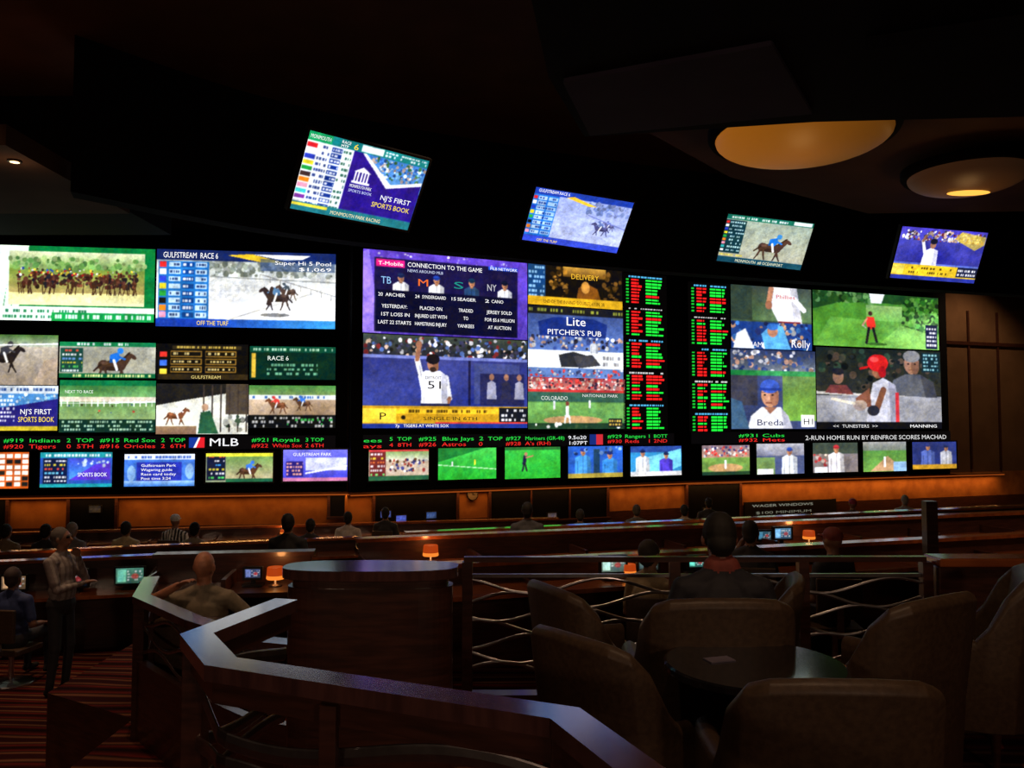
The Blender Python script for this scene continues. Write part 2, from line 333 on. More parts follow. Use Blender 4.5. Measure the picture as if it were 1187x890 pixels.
v=Cv(70,441,181,501,(80,135,75)); v.R(70,441,181,447,(15,110,60)); v.G(70,447,181,462,(60,120,60),(110,165,100)); v.R(70,460,181,466,(215,205,185)); v.L(70,468,181,466,1.4,W); v.G(70,468,181,486,(100,140,80),(130,160,100)); v.S(80,469,170,480,[(60,40,30),(200,60,50),(40,60,120)],8,1.3); v.shade(70,447,181,486,20)
for x in range(72,181,7): v.L(x,464,x,471,0.9,W)
v.R(70,486,181,501,(15,45,35)); v.K(73,487,178,500,(180,220,190),3,.7); v.T(76,456,32,3.5,'NEXT TO RACE',(235,245,235)); wall_screen('L',v)
v=Cv(182,445,288,503,(225,225,215)); v.shade(182,445,288,503,25); v.P([(182,445),(288,445),(288,452),(225,462),(182,470)],(30,28,26)); v.R(262,445,288,480,(70,60,50))
for x in (236,246,256,266,276,286): v.L(x,447,x,500,1.8,(60,50,44))
horse(v,204,482,9,(120,70,45),(240,240,240),1); v.P([(230,503),(233,478),(244,476),(254,503)],(40,90,60)); v.E(238,472,4,4,(190,150,120)); v.S(262,482,288,500,[(60,80,60),(40,40,40),(160,160,150)],16,3); v.G(182,494,228,503,(150,120,90),(130,100,80)); wall_screen('L',v)
v=Cv(289,447,389,496,(170,150,130)); v.G(289,447,389,458,(70,130,60),(120,150,90)); v.R(289,458,389,463,(220,225,225)); v.K(293,458,386,463,(30,80,160),1,.5); v.G(289,463,389,483,(190,165,140),(160,135,110)); v.shade(289,463,389,483,20); horse(v,322,470,8,(110,65,40),(220,60,60),-1); horse(v,352,468,7,(90,60,40),(60,120,220),-1)
v.R(289,481,389,496,(12,14,16)); v.K(293,482,386,496,(200,200,200),3,.5); v.K(330,484,386,494,(60,180,80),2,.4); wall_screen('L',v)
def ticker(x0,x1,y0,y1,items):
    v=Cv(x0,y0,x1,y1,(6,5,6))
    for (x,y,w,h,s,c) in items: v.T(x,y,w,h,s,c)
    return v
RD=(240,40,35);GR=(40,215,70)
h0,h1=512.2,519
it=[(2,h0,22,4.4,'#919',GR),(30,h0,34,4.4,'Indians',GR),(72,h0,30,4.4,'2  TOP',GR),(2,h1,22,4.4,'#920',RD),(30,h1,30,4.4,'Tigers',RD),(72,h1,30,4.4,'0  5TH',RD),
    (110,h0,22,4.4,'#915',GR),(137,h0,36,4.4,'Red Sox',GR),(180,h0,28,4.4,'2  TOP',GR),(110,h1,22,4.4,'#916',RD),(137,h1,36,4.4,'Orioles',RD),(180,h1,28,4.4,'2  6TH',RD),
    (236,517,34,9,'MLB',W),(287,h0,20,4.4,'#921',GR),(312,h0,32,4.4,'Royals',GR),(352,h0,22,4.4,'3 TOP',GR),(287,h1,20,4.4,'#922',RD),(312,h1,36,4.4,'White Sox',RD),(352,h1,22,4.4,'2 6TH',RD)]
v=ticker(-60,389,505,521,it); v.R(213,507,231,519,(235,235,240)); v.P([(213,507),(224,507),(218,519),(213,519)],(20,50,140)); v.P([(226,507),(231,507),(231,519),(221,519)],(210,30,40)); wall_screen('L',v,'led_ticker_board')
it=[(420,511,18,4,'ees',GR),(446,509.5,22,4,'5  TOP',GR),(420,517,18,4,'ays',RD),(446,516,22,4,'4  8TH',RD),(476,509.8,18,4.2,'#925',GR),(500,509.8,44,4.2,'Blue Jays  2',GR),(550,510,16,4.2,'TOP',GR),(476,516,18,4.2,'#926',RD),(500,516,44,4.2,'Astros     0',RD),
    (570,510,17,4.2,'#927',GR),(592,510,46,4.2,'Mariners (GR-48)',GR),(643,509.5,22,4.2,'9.5o20',W),(570,516,17,4.2,"#928",RD),(592,516,30,4.2,"A's (RH)",RD),(643,516,22,4.2,'1:07PT',W),
    (692,508.5,18,4.2,'#929',GR),(714,508.5,32,4.2,'Rangers 1',GR),(752,508.5,18,4.2,'BOTT',GR),(692,514.5,18,4.2,'#930',RD),(714,514.5,32,4.2,'Reds    1',RD),(752,514.5,18,4.2,'2ND',RD)]
v=ticker(420,780,503,518,it); v.R(670,504,686,517,(20,40,110)); v.R(678,504,686,517,(190,40,50)); wall_screen('C',v,'led_ticker_board')
it=[(849,506,20,3.6,'#931',GR),(874,506,24,3.6,'Cubs',GR),(849,511,20,3.6,'#932',RD),(874,511,24,3.6,'Mets',RD),(922,509.8,172,5.2,'2-RUN HOME RUN BY RENFROE SCORES MACHAD',(215,215,215))]
v=ticker(800,1100,500,513,it); wall_screen('R',v,'led_ticker_board')
# ---- centre section
v=Cv(420,297,610,390,(60,40,140)); v.G(420,297,610,390,(90,60,190),(50,30,130)); 
for i in range(9): v.P([(420+i*26,297),(430+i*26,297),(470+i*20,390),(440+i*20,390)],(120,90,225),.35)
v.P([(420,300),(426,297),(440,390),(420,390)],(150,120,240)); v.S(425,298,605,306,[(160,140,255),(220,210,255)],25,1.3)
v.R(432,305,598,388,(10,10,35),.8); v.R(434,307,465,315,(225,30,130)); v.T(436,313.2,27,4.2,'T-Mobile'); v.T(468,313,86,5,'CONNECTION TO THE GAME'); v.T(468,319,40,3.2,'NEWS AROUND MLB',(200,210,240)); v.R(562,305,598,309,(40,90,220)); v.T(564,308.8,33,3.2,'MLB NETWORK')
for i,(x,cc) in enumerate([(446,(140,190,235)),(486,(240,110,40)),(527,(30,140,130)),(567,(190,190,200))]):
    v.T(x-7,334,11,8,['TB','M','S','NY'][i],cc); player(v,x+15,321.5,9.5,[(235,235,240),(235,235,240),(40,70,110),(225,225,230)][i],cap=[(25,40,90),(30,60,160),(20,50,80),(15,20,50)][i],w=.85)
v.R(434,341,597,388,(12,12,40))
for i,(a,b) in enumerate([('20','ARCHER'),('24','SYNDERGAARD'),('15','SEAGER'),('2','CANO')]):
    x=436+i*40.5; v.T(x,348,5,3.8,a); v.T(x+8,348,min(27,len(b)*3.6),3.8,b)
for i,ls in enumerate([('YESTERDAY:','1ST LOSS IN','LAST 22 STARTS'),('PLACED ON','INJURED LIST WITH','HAMSTRING INJURY'),('TRADED','TO','YANKEES'),('JERSEY SOLD','FOR $5.6 MILLION','AT AUCTION')]):
    for j,s in enumerate(ls):
        w=min(36,len(s)*2.8); v.T(436+i*40.5+(36-w)/2,361+j*9,w,4.0,s)
wall_screen('C',v)
v=Cv(420,391,610,496,(45,60,125)); v.G(420,391,610,418,(60,70,60),(30,30,45)); v.S(422,393,608,415,[(200,170,150),(230,230,240),(60,60,90),(120,40,40),(30,30,30),(90,120,190),(50,50,60)],240,2.2)
v.G(420,416,610,470,(40,45,110),(60,70,150)); v.shade(420,417,610,470,24); v.R(538,416,541,470,(25,25,60)); v.R(545,420,600,468,(70,80,130),.6); v.R(552,432,606,470,(30,30,70),.8)
for x in (566,584,600): v.E(x,436,3,4,(150,105,85)); v.P([(x-6,462),(x-5,443),(x,440),(x+5,443),(x+6,462)],(150,150,175) if x!=584 else (40,40,70))
v.R(420,414,610,417,(110,120,190))
v.P([(482,496),(484,455),(480,436),(489,430),(505,430),(514,437),(513,458),(516,496)],(235,235,240)); v.L(484,438,479,418,6,(235,235,238)); v.L(479,418,481,404,5,(150,100,75)); v.E(481,401,3.6,4.5,(150,100,75)); v.L(512,438,516,462,6,(225,225,230)); v.L(516,462,512,474,4.5,(150,100,75))
v.P([(506,432),(514,437),(513,458),(516,496),(508,496)],(185,185,200)); v.L(486,440,488,496,1,(205,205,215)); v.L(481,420,484,438,1.6,(190,190,205))
v.E(497,423,6.5,8.5,(165,112,85)); v.E(500,425,3.5,6,(130,86,64)); v.E(497,417,7.6,6,(25,20,22)); v.L(490,419,503,419,2.2,(25,20,22)); v.E(497,429,4,3,(50,35,30)); v.T(490,451,15,9,'51',(25,25,30)); v.T(488,440,18,3.4,'DETROIT',(30,30,60)); v.R(483,468,516,471,(25,30,70))
v.P([(548,496),(545,478),(556,474),(566,496)],(220,220,225))
v.R(420,471,610,491,(200,150,30)); v.R(420,474,456,490,(240,205,60)); v.T(437,486.5,7,8,'P',(20,20,20)); v.R(456,474,575,480,(240,190,40)); v.T(486,487,62,4,'SINGLE IN 6TH',(30,25,15)); v.K(470,474,560,480,(60,40,10),1); v.E(464,484,2.5,2.5,(30,25,15)); v.R(575,472,610,490,(20,22,30)); v.K(578,473,608,489,W,3,.6); v.R(500,489,610,494,(220,60,50)); v.R(420,491,610,496,(30,50,140)); v.T(455,495,60,3.3,'7p   TIGERS AT WHITE SOX'); wall_screen('C',v)
v=Cv(611,309,720,356,(20,18,18)); v.R(611,309,630,356,(20,60,110)); v.K(612,311,629,354,(150,200,240),8,.7); v.R(630,309,720,346,(18,14,12)); v.G(650,309,700,322,(200,150,60),(90,60,20)); v.T(659,324,32,6,'DELIVERY',(245,190,50)); v.P([(664,356),(668,334),(676,327),(690,334),(697,356)],(120,70,20)); v.E(676,333,5,7,(200,140,60)); v.S(636,312,655,345,[(90,60,20),(160,110,40),(60,40,15)],30,2.4); v.S(698,312,718,345,[(90,60,20),(120,80,30),(50,35,12)],26,2.4); v.R(611,346,720,356,(215,165,30)); v.T(628,353.5,70,4,'END OF THE INNING  DOUBLEDAY IN, 3B',(30,20,10)); wall_screen('C',v)
v=Cv(611,357,721,438,(70,95,160)); v.R(611,357,721,366,(25,25,30)); v.K(612,358,720,365,(160,170,60),1,.5); v.G(611,366,721,408,(60,80,140),(90,120,190)); v.S(612,390,720,405,[(200,160,140),(60,80,150),(230,230,235),(40,40,60)],110,1.9); v.P([(624,391),(622,375),(640,369),(684,369),(702,375),(700,391)],(25,45,120)); v.T(653,378,22,10,'Lite'); v.T(632,389,62,6,"PITCHER'S PUB")
v.R(611,407,721,427,(235,238,242)); v.P([(645,412),(662,408),(678,412),(676,426),(648,426)],(40,42,48)); v.P([(662,413),(684,411),(694,423),(668,427)],(60,60,66)); v.K(690,411,719,425,(120,120,130),2,.5); v.R(611,427,721,438,(90,120,180)); v.S(612,428,720,437,[(200,60,60),(230,230,235),(60,70,120)],60,1.5); player(v,686,393,4,(200,205,215)); wall_screen('C',v)
v=Cv(611,438,723,497,(90,140,70)); v.G(611,438,723,452,(150,60,70),(190,120,110)); v.S(611,438,723,452,[(220,60,60),(235,220,220),(60,40,60),(200,160,140)],230,1.4); v.R(611,452,723,466,(50,90,75)); v.R(611,452,723,455,(190,50,50)); v.T(625,464,30,4.5,'COLORADO',(220,225,220)); v.T(672,460,42,3.4,'NATIONALS PARK',(220,225,220)); v.G(611,467,723,492,(110,165,85),(95,150,75)); v.E(662,487,34,5,(190,150,100)); v.R(611,490,723,497,(30,60,40)); v.S(612,491,722,497,[(230,230,230),(60,90,60)],10,2)
v.L(655,472,655,482,3.6,(245,245,245)); v.L(653,482,652,490,2,(225,225,225)); v.L(657,482,658,490,2,(225,225,225)); v.E(655,468,2.1,2.6,(120,60,50)); v.L(640,466,640,474,2.4,(200,200,205)); v.L(681,465,681,472,2.4,(225,225,230)); v.R(703,485,720,495,(20,25,30)); v.K(704,486,719,494,(240,200,80),2); wall_screen('C',v)
v=Cv(721,318,772,499,(4,3,3)); odds(v,725,321,770,497,3.7); wall_screen('C',v,'led_odds_board')
# ---- right section
v=Cv(797,328,845,500,(4,3,3)); odds(v,801,331,844,498,3.7); wall_screen('R',v,'led_odds_board')
v=Cv(846,333,939,405,(60,80,60)); v.G(846,333,939,372,(60,70,65),(80,110,70)); v.shade(846,333,939,372,25); v.R(846,333,870,372,(45,60,50)); v.P([(893,333),(922,333),(928,374),(900,374),(888,350)],(235,235,240)); v.P([(914,333),(922,333),(928,374),(918,374)],(190,190,202)); v.T(897,346,22,4.5,'Phillies',(200,30,50)); v.L(892,335,889,352,6,(190,130,100)); v.L(918,345,930,358,6,(235,235,240)); v.E(889,354,4,5,(170,110,80)); v.R(900,372,926,376,(120,30,40))
v.R(846,374,939,405,(30,60,130)); v.S(846,375,939,404,[(60,120,200),(220,225,235),(200,150,120),(30,40,90)],80,2.6); v.P([(848,405),(852,388),(862,382),(872,405)],(230,232,238)); v.P([(884,405),(880,388),(892,376),(905,378),(914,405)],(90,170,230)); v.E(893,384,6,7,(190,130,100)); v.E(893,379,6.5,4,(50,110,200)); v.T(862,403,20,6,'MIAMI',(235,235,245)); v.T(914,402,22,9,'Rolly',W); wall_screen('R',v)
v=Cv(941,341,1086,403,(70,130,45)); v.G(941,341,1086,403,(60,120,40),(95,160,60)); v.P([(941,341),(1086,341),(1086,360),(1040,352),(980,350),(941,362)],(30,70,30)); v.S(941,341,1010,352,[(40,90,35),(25,60,25),(90,140,80)],90,3); v.S(1042,345,1086,385,[(30,80,25),(60,130,40),(100,170,70),(20,50,20)],240,2.8); v.G(1000,354,1042,372,(140,180,110),(100,165,70)); v.P([(1004,341),(1022,341),(1018,352),(1006,352)],(225,230,235)); v.P([(941,403),(960,370),(1010,372),(1000,403)],(110,175,75),.8); v.P([(1010,403),(1040,376),(1086,388),(1086,403)],(120,185,80),.8); v.shade(941,360,1086,403,30)
v.P([(1000,376),(1001,368),(1009,368),(1011,378),(1009,382),(1002,382)],(225,50,40)); v.E(1005,364,2.4,2.8,(60,40,35)); v.L(1003,381,1000,398,3,(25,25,30)); v.L(1008,381,1012,398,3,(25,25,30)); v.L(1001,370,996,378,2,(200,140,110)); v.L(996,378,1000,381,1,(180,180,180)); v.E(1012,399,12,1.6,(50,90,35)); v.R(1070,374,1084,402,(20,25,60)); v.K(1071,376,1083,400,W,5); wall_screen('R',v)
v=Cv(846,406,944,497,(60,70,110)); v.G(846,406,944,436,(45,55,90),(110,120,130)); v.R(846,430,876,470,(60,60,75)); v.G(905,434,944,488,(90,120,60),(110,160,60)); v.S(848,408,942,430,[(200,200,210),(60,80,140),(180,140,120)],90,2.3); v.R(846,430,944,436,(30,140,60),.8); v.shade(846,406,944,488,26); v.E(890,458,10,14,(195,140,110)); v.E(895,461,5,10,(155,104,82)); v.E(888,462,2,3,(210,155,125)); v.L(880,455,886,455,1,(80,50,40)); v.L(891,455,897,455,1,(80,50,40))
v.P([(864,497),(868,482),(880,472),(902,472),(911,482),(916,497)],(225,225,230)); v.P([(903,473),(911,482),(916,497),(905,497)],(180,180,196)); v.P([(883,472),(890,480),(898,472)],(150,100,80)); v.E(890,448,11,8,(60,90,190)); v.R(878,450,903,453,(35,58,145)); v.E(884,458,1.3,1,(30,20,20)); v.E(893,458,1.3,1,(30,20,20)); v.L(885,467,892,467,1.2,(120,60,50)); v.T(874,493,30,7,'Breda',(30,40,90)); v.P([(846,497),(846,462),(858,466),(866,497)],(60,90,120)); v.R(926,481,942,495,(240,240,240)); v.T(928,492,11,7,'H1',(20,20,30)); wall_screen('R',v)
v=Cv(945,405,1089,497,(28,32,30)); v.G(945,405,1089,458,(26,34,32),(45,45,40)); v.S(950,408,1085,452,[(40,60,50),(60,62,54),(20,25,25),(80,66,56),(30,34,34)],90,3.4); v.L(945,456,1089,462,3,(200,195,190)); v.R(945,459,1089,489,(150,150,158)); v.shade(945,462,1089,489,26)
v.P([(1026,458),(1032,440),(1046,433),(1064,433),(1080,442),(1084,460)],(85,88,98)); v.P([(1064,433),(1080,442),(1084,460),(1070,460)],(60,62,72)); v.E(1054,421,9,12,(165,120,98)); v.E(1058,424,5,9,(128,90,72)); v.E(1054,412,10,7,(130,130,135)); v.E(1050,421,1.2,1,(30,20,20)); v.E(1058,421,1.2,1,(30,20,20)); v.L(1050,428,1057,428,1,(90,50,45)); v.P([(954,456),(960,447),(978,447),(986,458)],(120,60,60)); v.E(969,438,6,8,(150,110,90)); v.E(969,432,6.5,4,(30,30,40))
v.P([(1000,489),(1004,462),(1008,444),(1020,438),(1034,446),(1038,470),(1036,489)],(200,200,215)); v.P([(1026,442),(1034,446),(1038,470),(1036,489),(1028,489)],(155,155,175)); v.E(1014,430,7,9,(120,75,55)); v.E(1011,432,3,5,(145,95,72)); v.E(1014,421,12,10,(210,30,35)); v.E(1010,417,5,3,(240,110,110),.6); v.L(1002,426,994,428,2.6,(190,25,30)); v.E(1019,431,4.5,7,(170,22,28)); v.P([(1004,450),(988,462),(990,472),(1006,472)],(130,80,60)); v.E(993,470,8,6,(170,150,140)); v.L(986,468,962,463,3,(230,220,200)); v.L(1020,452,1012,474,7,(120,75,55)); v.E(1008,476,7,6,(40,40,50)); v.R(1034,455,1038,489,(210,50,60))
v.R(1066,407,1088,430,(15,40,50)); v.K(1068,408,1086,429,(160,220,230),5,.7); v.R(945,489,1089,497,(14,14,18)); v.T(962,495.5,50,3.5,'<<  TUNESTERS  >>',(220,220,220)); v.T(1050,495.5,32,3.5,'MANNING'); wall_screen('R',v)
# ---- lower row of small televisions
SM=dict(name='wall_television',off=0.10,bez=0.035)
v=Cv(-60,524,36,566,(200,85,25)); 
for r in range(6):
    for q in range(5): v.R(-8+q*9,526+r*6.5,-1+q*9,531+r*6.5,(245,240,230) if rng.rand()<.75 else (30,30,30))
wall_screen('L',v,**SM)
v=Cv(49,524,132,564,(40,80,170)); v.R(52,531,80,560,(15,25,60)); 
for r in range(6): v.K(54,532+r*4.6,79,536+r*4.6,[W,(240,220,60),(240,80,60),(120,220,255),W,W][r],1)
v.G(82,531,130,556,(60,70,190),(70,150,220)); v.P([(82,556),(112,538),(130,536),(130,556)],(80,50,190)); v.T(92,552,34,4.5,'SPORTS BOOK'); v.R(49,524,132,530,(30,140,150)); v.K(52,525,130,530,W,1); v.R(49,560,132,564,(30,150,160)); v.S(90,533,128,540,[(200,220,250)],14,1.6); wall_screen('L',v,**SM)
v=Cv(146,526,227,563,(60,110,205)); v.R(146,526,227,532,(225,232,245)); v.K(150,527,224,532,(40,80,180),1); v.R(160,535,212,557,(40,50,170)); 
for j,(s,w) in enumerate([('Gulfstream Park',40),('Wagering guide',36),('Race card today',40),('Post time 3:24',34)]): v.T(165,540.5+j*5,w,3,s)
v.G(146,557,227,563,(150,190,240),(60,120,210)); v.E(154,548,5,9,(150,190,235),.8); v.E(221,546,5,9,(150,190,235),.8); wall_screen('L',v,**SM)
v=Cv(240,525,317,558,(130,140,110)); v.R(241,526,262,556,(20,25,50)); 
for r in range(6): v.K(243,527+r*4.8,261,531+r*4.8,[(240,80,50),W,(60,160,240),(240,220,60),W,(80,220,100)][r],1)
v.R(240,525,317,529,(220,220,60)); v.G(263,529,317,558,(110,150,80),(190,170,140)); horse(v,288,546,9,(80,50,35),(60,120,230),1); v.R(263,554,317,558,(30,90,60)); wall_screen('L',v,**SM)
v=Cv(329,521,403,557,(80,80,210)); v.G(329,521,403,557,(120,120,240),(60,60,190)); v.R(332,534,352,552,(40,30,120)); v.K(333,535,352,551,(255,180,160),4); v.R(355,530,402,545,(230,235,250),.8); v.T(340,528,44,3.5,'GULFSTREAM PARK'); v.L(355,548,402,540,2,(240,240,255)); v.R(329,553,403,557,(200,120,160)); wall_screen('L',v,**SM)
v=Cv(426,521,495,556,(190,170,150)); v.G(426,521,495,534,(120,160,80),(220,215,200)); v.R(427,523,445,551,(110,40,40)); 
for r in range(6): v.K(428,524+r*4.6,444,528+r*4.6,[W,(240,220,60),(240,120,60),W,W,(120,240,120)][r],1)
v.S(450,532,492,546,[(150,60,50),(60,60,120),(230,230,230),(90,60,40)],50,1.6); v.R(426,551,495,556,(40,90,60)); v.R(426,519,495,523,(200,60,60)); wall_screen('C',v,**SM)
v=Cv(506,519,573,555,(50,170,60)); v.G(506,519,573,555,(70,200,80),(35,165,45)); v.P([(506,519),(560,519),(506,535)],(30,120,50)); v.L(506,538,573,544,1,(200,240,200)); v.L(522,535,522,539,1.5,W); v.L(548,533,548,538,1.5,(250,230,60)); wall_screen('C',v,**SM)
v=Cv(583,518,647,554,(50,165,55)); v.G(583,518,647,554,(60,195,70),(40,165,45)); v.L(606,529,605,537,4,(30,30,60)); v.L(605,537,603,545,1.8,(30,30,40)); v.L(606,537,608,545,1.8,(30,30,40)); v.E(607,526,1.8,2.4,(190,130,100)); v.L(607,530,615,528,1.5,(190,130,100)); v.R(583,518,647,521,(40,110,50)); wall_screen('C',v,**SM)
v=Cv(656,517,719,553,(40,90,190)); player(v,673,519,8,(70,150,225),cap=(40,60,160)); player(v,704,523,8,(60,140,220),cap=(30,50,140)); v.R(685,520,692,553,(30,60,90)); v.S(658,518,718,526,[(120,160,220),(30,50,100)],12,2); v.R(656,548,719,553,(170,150,60)); wall_screen('C',v,**SM)
v=Cv(728,517,787,551,(50,140,200)); v.R(728,517,787,524,(40,70,150)); v.P([(728,551),(745,530),(787,520),(787,540),(760,551)],(120,210,240)); player(v,742,521,7,(225,230,240)); player(v,769,524,7,(80,60,200)); v.R(728,546,787,551,(220,220,225)); wall_screen('C',v,**SM)
v=Cv(811,516,866,550,(110,150,70)); v.G(811,516,866,530,(130,110,120),(170,130,110)); v.S(812,517,865,529,[(220,60,60),(230,230,230),(60,60,110)],70,1.3); v.E(838,542,20,5,(190,150,100)); v.L(838,534,838,542,2.5,W); v.R(811,546,866,550,(30,60,40)); wall_screen('R',v,**SM)
v=Cv(874,514,929,549,(70,80,120)); v.G(874,514,929,528,(190,190,200),(120,120,140)); player(v,912,519,8,(225,230,240),cap=(60,90,190)); v.R(874,530,895,549,(110,140,80)); v.R(875,543,893,549,(230,230,235)); wall_screen('R',v,**SM)
v=Cv(939,513,991,547,(120,110,110)); v.R(939,513,991,526,(60,70,60)); player(v,966,516,8,(230,225,230),cap=(200,50,60)); v.R(941,541,956,547,(230,230,235)); v.S(940,526,955,540,[(200,60,60),(220,200,190)],14,2); wall_screen('R',v,**SM)
v=Cv(997,512,1047,546,(110,140,110)); v.G(997,512,1047,522,(150,150,150),(110,120,110)); v.G(997,522,1047,546,(80,130,60),(110,160,70)); v.P([(1005,546),(1025,528),(1047,546)],(190,150,110)); v.L(1022,530,1022,540,2.4,W); v.R(1032,535,1047,546,(140,180,220)); wall_screen('R',v,**SM)
v=Cv(1054,512,1105,543,(40,50,110)); player(v,1072,514,7,(90,110,190),cap=(50,60,130)); player(v,1093,516,6,(200,200,210)); v.R(1054,538,1105,543,(200,150,40)); wall_screen('R',v,**SM)

# ---------------------------------------------------------------- four hanging televisions
def fit_tv(q,w,h,d0):
    q=np.array(q,float); c=q.mean(0); r=ray(c[0],c[1]); p0=Vector((0,0,EYE))+r*d0
    yaw=math.atan2(-p0.x,p0.y)
    x=np.array([p0.x,p0.y,p0.z,yaw+0.35,-0.25,0.0]); x0=x.copy()
    def mtx(x):
        return Matrix.Translation((x[0],x[1],x[2]))@Matrix.Rotation(x[3],4,'Z')@Matrix.Rotation(math.pi/2+x[4],4,'X')@Matrix.Rotation(x[5],4,'Z')
    def res(x):
        Mx=mtx(x); o=[]
        for (sx,sy),t in zip(((-1,1),(1,1),(1,-1),(-1,-1)),q):
            p=Mx@Vector((sx*w/2,sy*h/2,0)); a=proj(p); o+=[a[0]-t[0],a[1]-t[1]]
        o+=[(x[3]-x0[3])*6,(x[4]+0.3)*6,x[5]*2]
        return np.array(o)
    lam=1.0; f=res(x)
    for it in range(80):
        J=np.zeros((len(f),6))
        for i in range(6):
            d=np.zeros(6); d[i]=1e-4; J[:,i]=(res(x+d)-f)/1e-4
        A=J.T@J; st=np.linalg.solve(A+lam*np.diag(np.diag(A)+1e-6),-J.T@f); fn=res(x+st)
        if (fn**2).sum()<(f**2).sum(): x=x+st; f=fn; lam*=0.5
        else: lam*=3
    return mtx(x)
TVQ=[[(360,152),(498,185),(472,268),(335,240)],[(622,217),(735,235),(715,293),(604,277)],[(845,248),(944,260),(928,312),(829,302)],[(1046,262),(1146,270),(1128,328),(1031,322)]]
TVD=[10.8,13.0,14.6,15.5]
def tvpic(i):
    v=Cv(0,0,142,82,(40,60,150))
    if i==0:
        v.R(0,0,142,9,(20,120,120)); v.R(0,0,26,9,(20,150,90)); v.T(2,6.5,22,4,'MONMOUTH',W); v.T(36,4.5,10,3,'RACE'); v.T(36,8.5,8,3,'MTP'); v.T(50,8,5,6,'6',(250,220,60)); v.R(60,1,86,8,(230,240,240)); v.K(88,1,140,8,W,2,.7)
        v.R(0,9,52,76,(235,240,245))
        cc=[(220,30,40),(250,250,250),(40,60,200),(240,220,40),(30,150,60),(60,40,40),(240,130,30),(250,160,190),(60,200,200),(120,50,150),(200,200,200)]
        for r in range(11):
            v.R(1,11+r*6,12,15.5+r*6,cc[r]); v.K(14,10.5+r*6,26,16+r*6,(20,40,120),1)
            v.R(28,11+r*6,40,15.5+r*6,(20,50,140)); v.K(29,11+r*6,39,15.5+r*6,W,1); v.K(41,10.5+r*6,51,16+r*6,(20,80,60),1)
        v.G(52,9,142,40,(60,120,200),(90,150,215)); v.S(70,11,141,30,[(220,230,240),(120,180,230),(40,80,150),(60,110,60),(180,160,150)],150,1.7); v.P([(52,9),(62,9),(100,40),(142,30),(142,72),(52,72)],(40,20,130)); v.P([(62,9),(66,9),(104,36),(142,26),(142,30),(100,41)],(240,240,245))
        for x in range(5): v.R(60+x*3.6,30,61.8+x*3.6,40,W)
        v.P([(58,30),(68,24),(79,30)],W); v.R(58,40,79,42,W); v.T(57,47,26,3.5,'MONMOUTH PARK'); v.T(57,52,28,3,'SPORTS BOOK',(200,210,250)); v.T(96,54,38,5.5,"NJ'S FIRST"); v.T(88,63,48,5.5,'SPORTS BOOK',(250,220,50))
        v.R(0,73,142,82,(30,110,120)); v.T(44,80,60,4,'MONMOUTH PARK RACING',(240,230,180)); v.R(0,74,40,77,(230,210,60))
    elif i==1:
        v.R(0,0,142,9,(30,60,170)); v.T(5,6,44,4.5,'GULFSTREAM RACE 6'); v.G(36,9,142,72,(150,165,225),(185,195,240)); v.S(80,10,140,26,[(120,140,200),(140,155,215)],90,2.4); v.P([(46,9),(56,6),(92,16),(80,17)],(240,190,50)); v.R(0,10,36,72,(30,110,210))
        for r in range(8): v.R(1,12+r*7.4,6,17+r*7.4,[(220,40,40),W,(40,60,200),(240,220,40),(40,160,60),(20,20,20),(240,130,30),(240,150,180)][r]); v.R(8,12+r*7.4,20,17.5+r*7.4,(190,220,250)); v.R(22,12+r*7.4,35,17.5+r*7.4,(160,200,245)); v.K(9,12+r*7.4,34,17.5+r*7.4,(20,50,140),1)
        horse(v,108,48,9,(70,70,120),(90,110,170),-1); horse(v,118,42,6,(90,90,140),(80,90,150),-1); v.L(84,30,142,44,1.4,(110,120,190)); v.R(0,73,142,82,(50,70,200)); v.T(20,80,30,4,'OFF THE TURF',(250,220,80))
    elif i==2:
        v.R(0,0,142,8,(20,110,90)); v.K(8,1,100,8,W,1); v.R(110,1,140,7,(230,235,240)); v.G(0,8,142,72,(150,165,150),(170,170,150)); v.shade(34,8,142,72,22); v.R(0,9,34,66,(15,50,60))
        for r in range(9): v.R(1,11+r*6,6,15+r*6,[(220,40,40),W,(40,60,200),(240,220,40),(40,160,60),(240,130,30),(240,150,180),(60,200,200),W][r]); v.K(8,10.5+r*6,33,15.5+r*6,(190,230,235),1)
        horse(v,82,50,18,(75,50,40),(30,120,225),1,(60,150,235)); v.R(0,72,142,82,(20,70,90)); v.T(30,80,80,5,'MONMOUTH  #8 OCEANPORT',(230,235,200)); v.K(2,66,40,72,(240,220,80),1)
    else:
        v.G(0,0,142,60,(70,60,190),(90,110,200)); v.S(4,4,138,20,[(200,170,150),(230,230,240),(60,60,90),(120,50,60)],190,2); v.R(0,20,142,55,(60,60,160)); v.shade(0,20,142,55,20); v.P([(44,66),(46,36),(56,30),(68,34),(72,66)],(235,235,245)); v.P([(62,32),(68,34),(72,66),(64,66)],(190,190,215)); v.E(58,25,5,6.5,(150,105,85)); v.E(58,20,6,4.5,(25,25,40)); v.L(47,38,40,20,5,(230,230,240)); v.L(40,20,43,12,4,(150,105,85))
        v.P([(90,14),(128,30),(142,20),(142,8),(100,2)],(230,200,60),.7); v.R(0,58,142,76,(235,195,40)); v.R(0,60,20,74,(250,225,90)); v.K(26,60,100,74,(60,45,10),2,.5); v.R(108,58,142,74,(25,30,60)); v.K(110,60,140,73,W,2); v.R(0,76,142,82,(40,50,150))
    return v
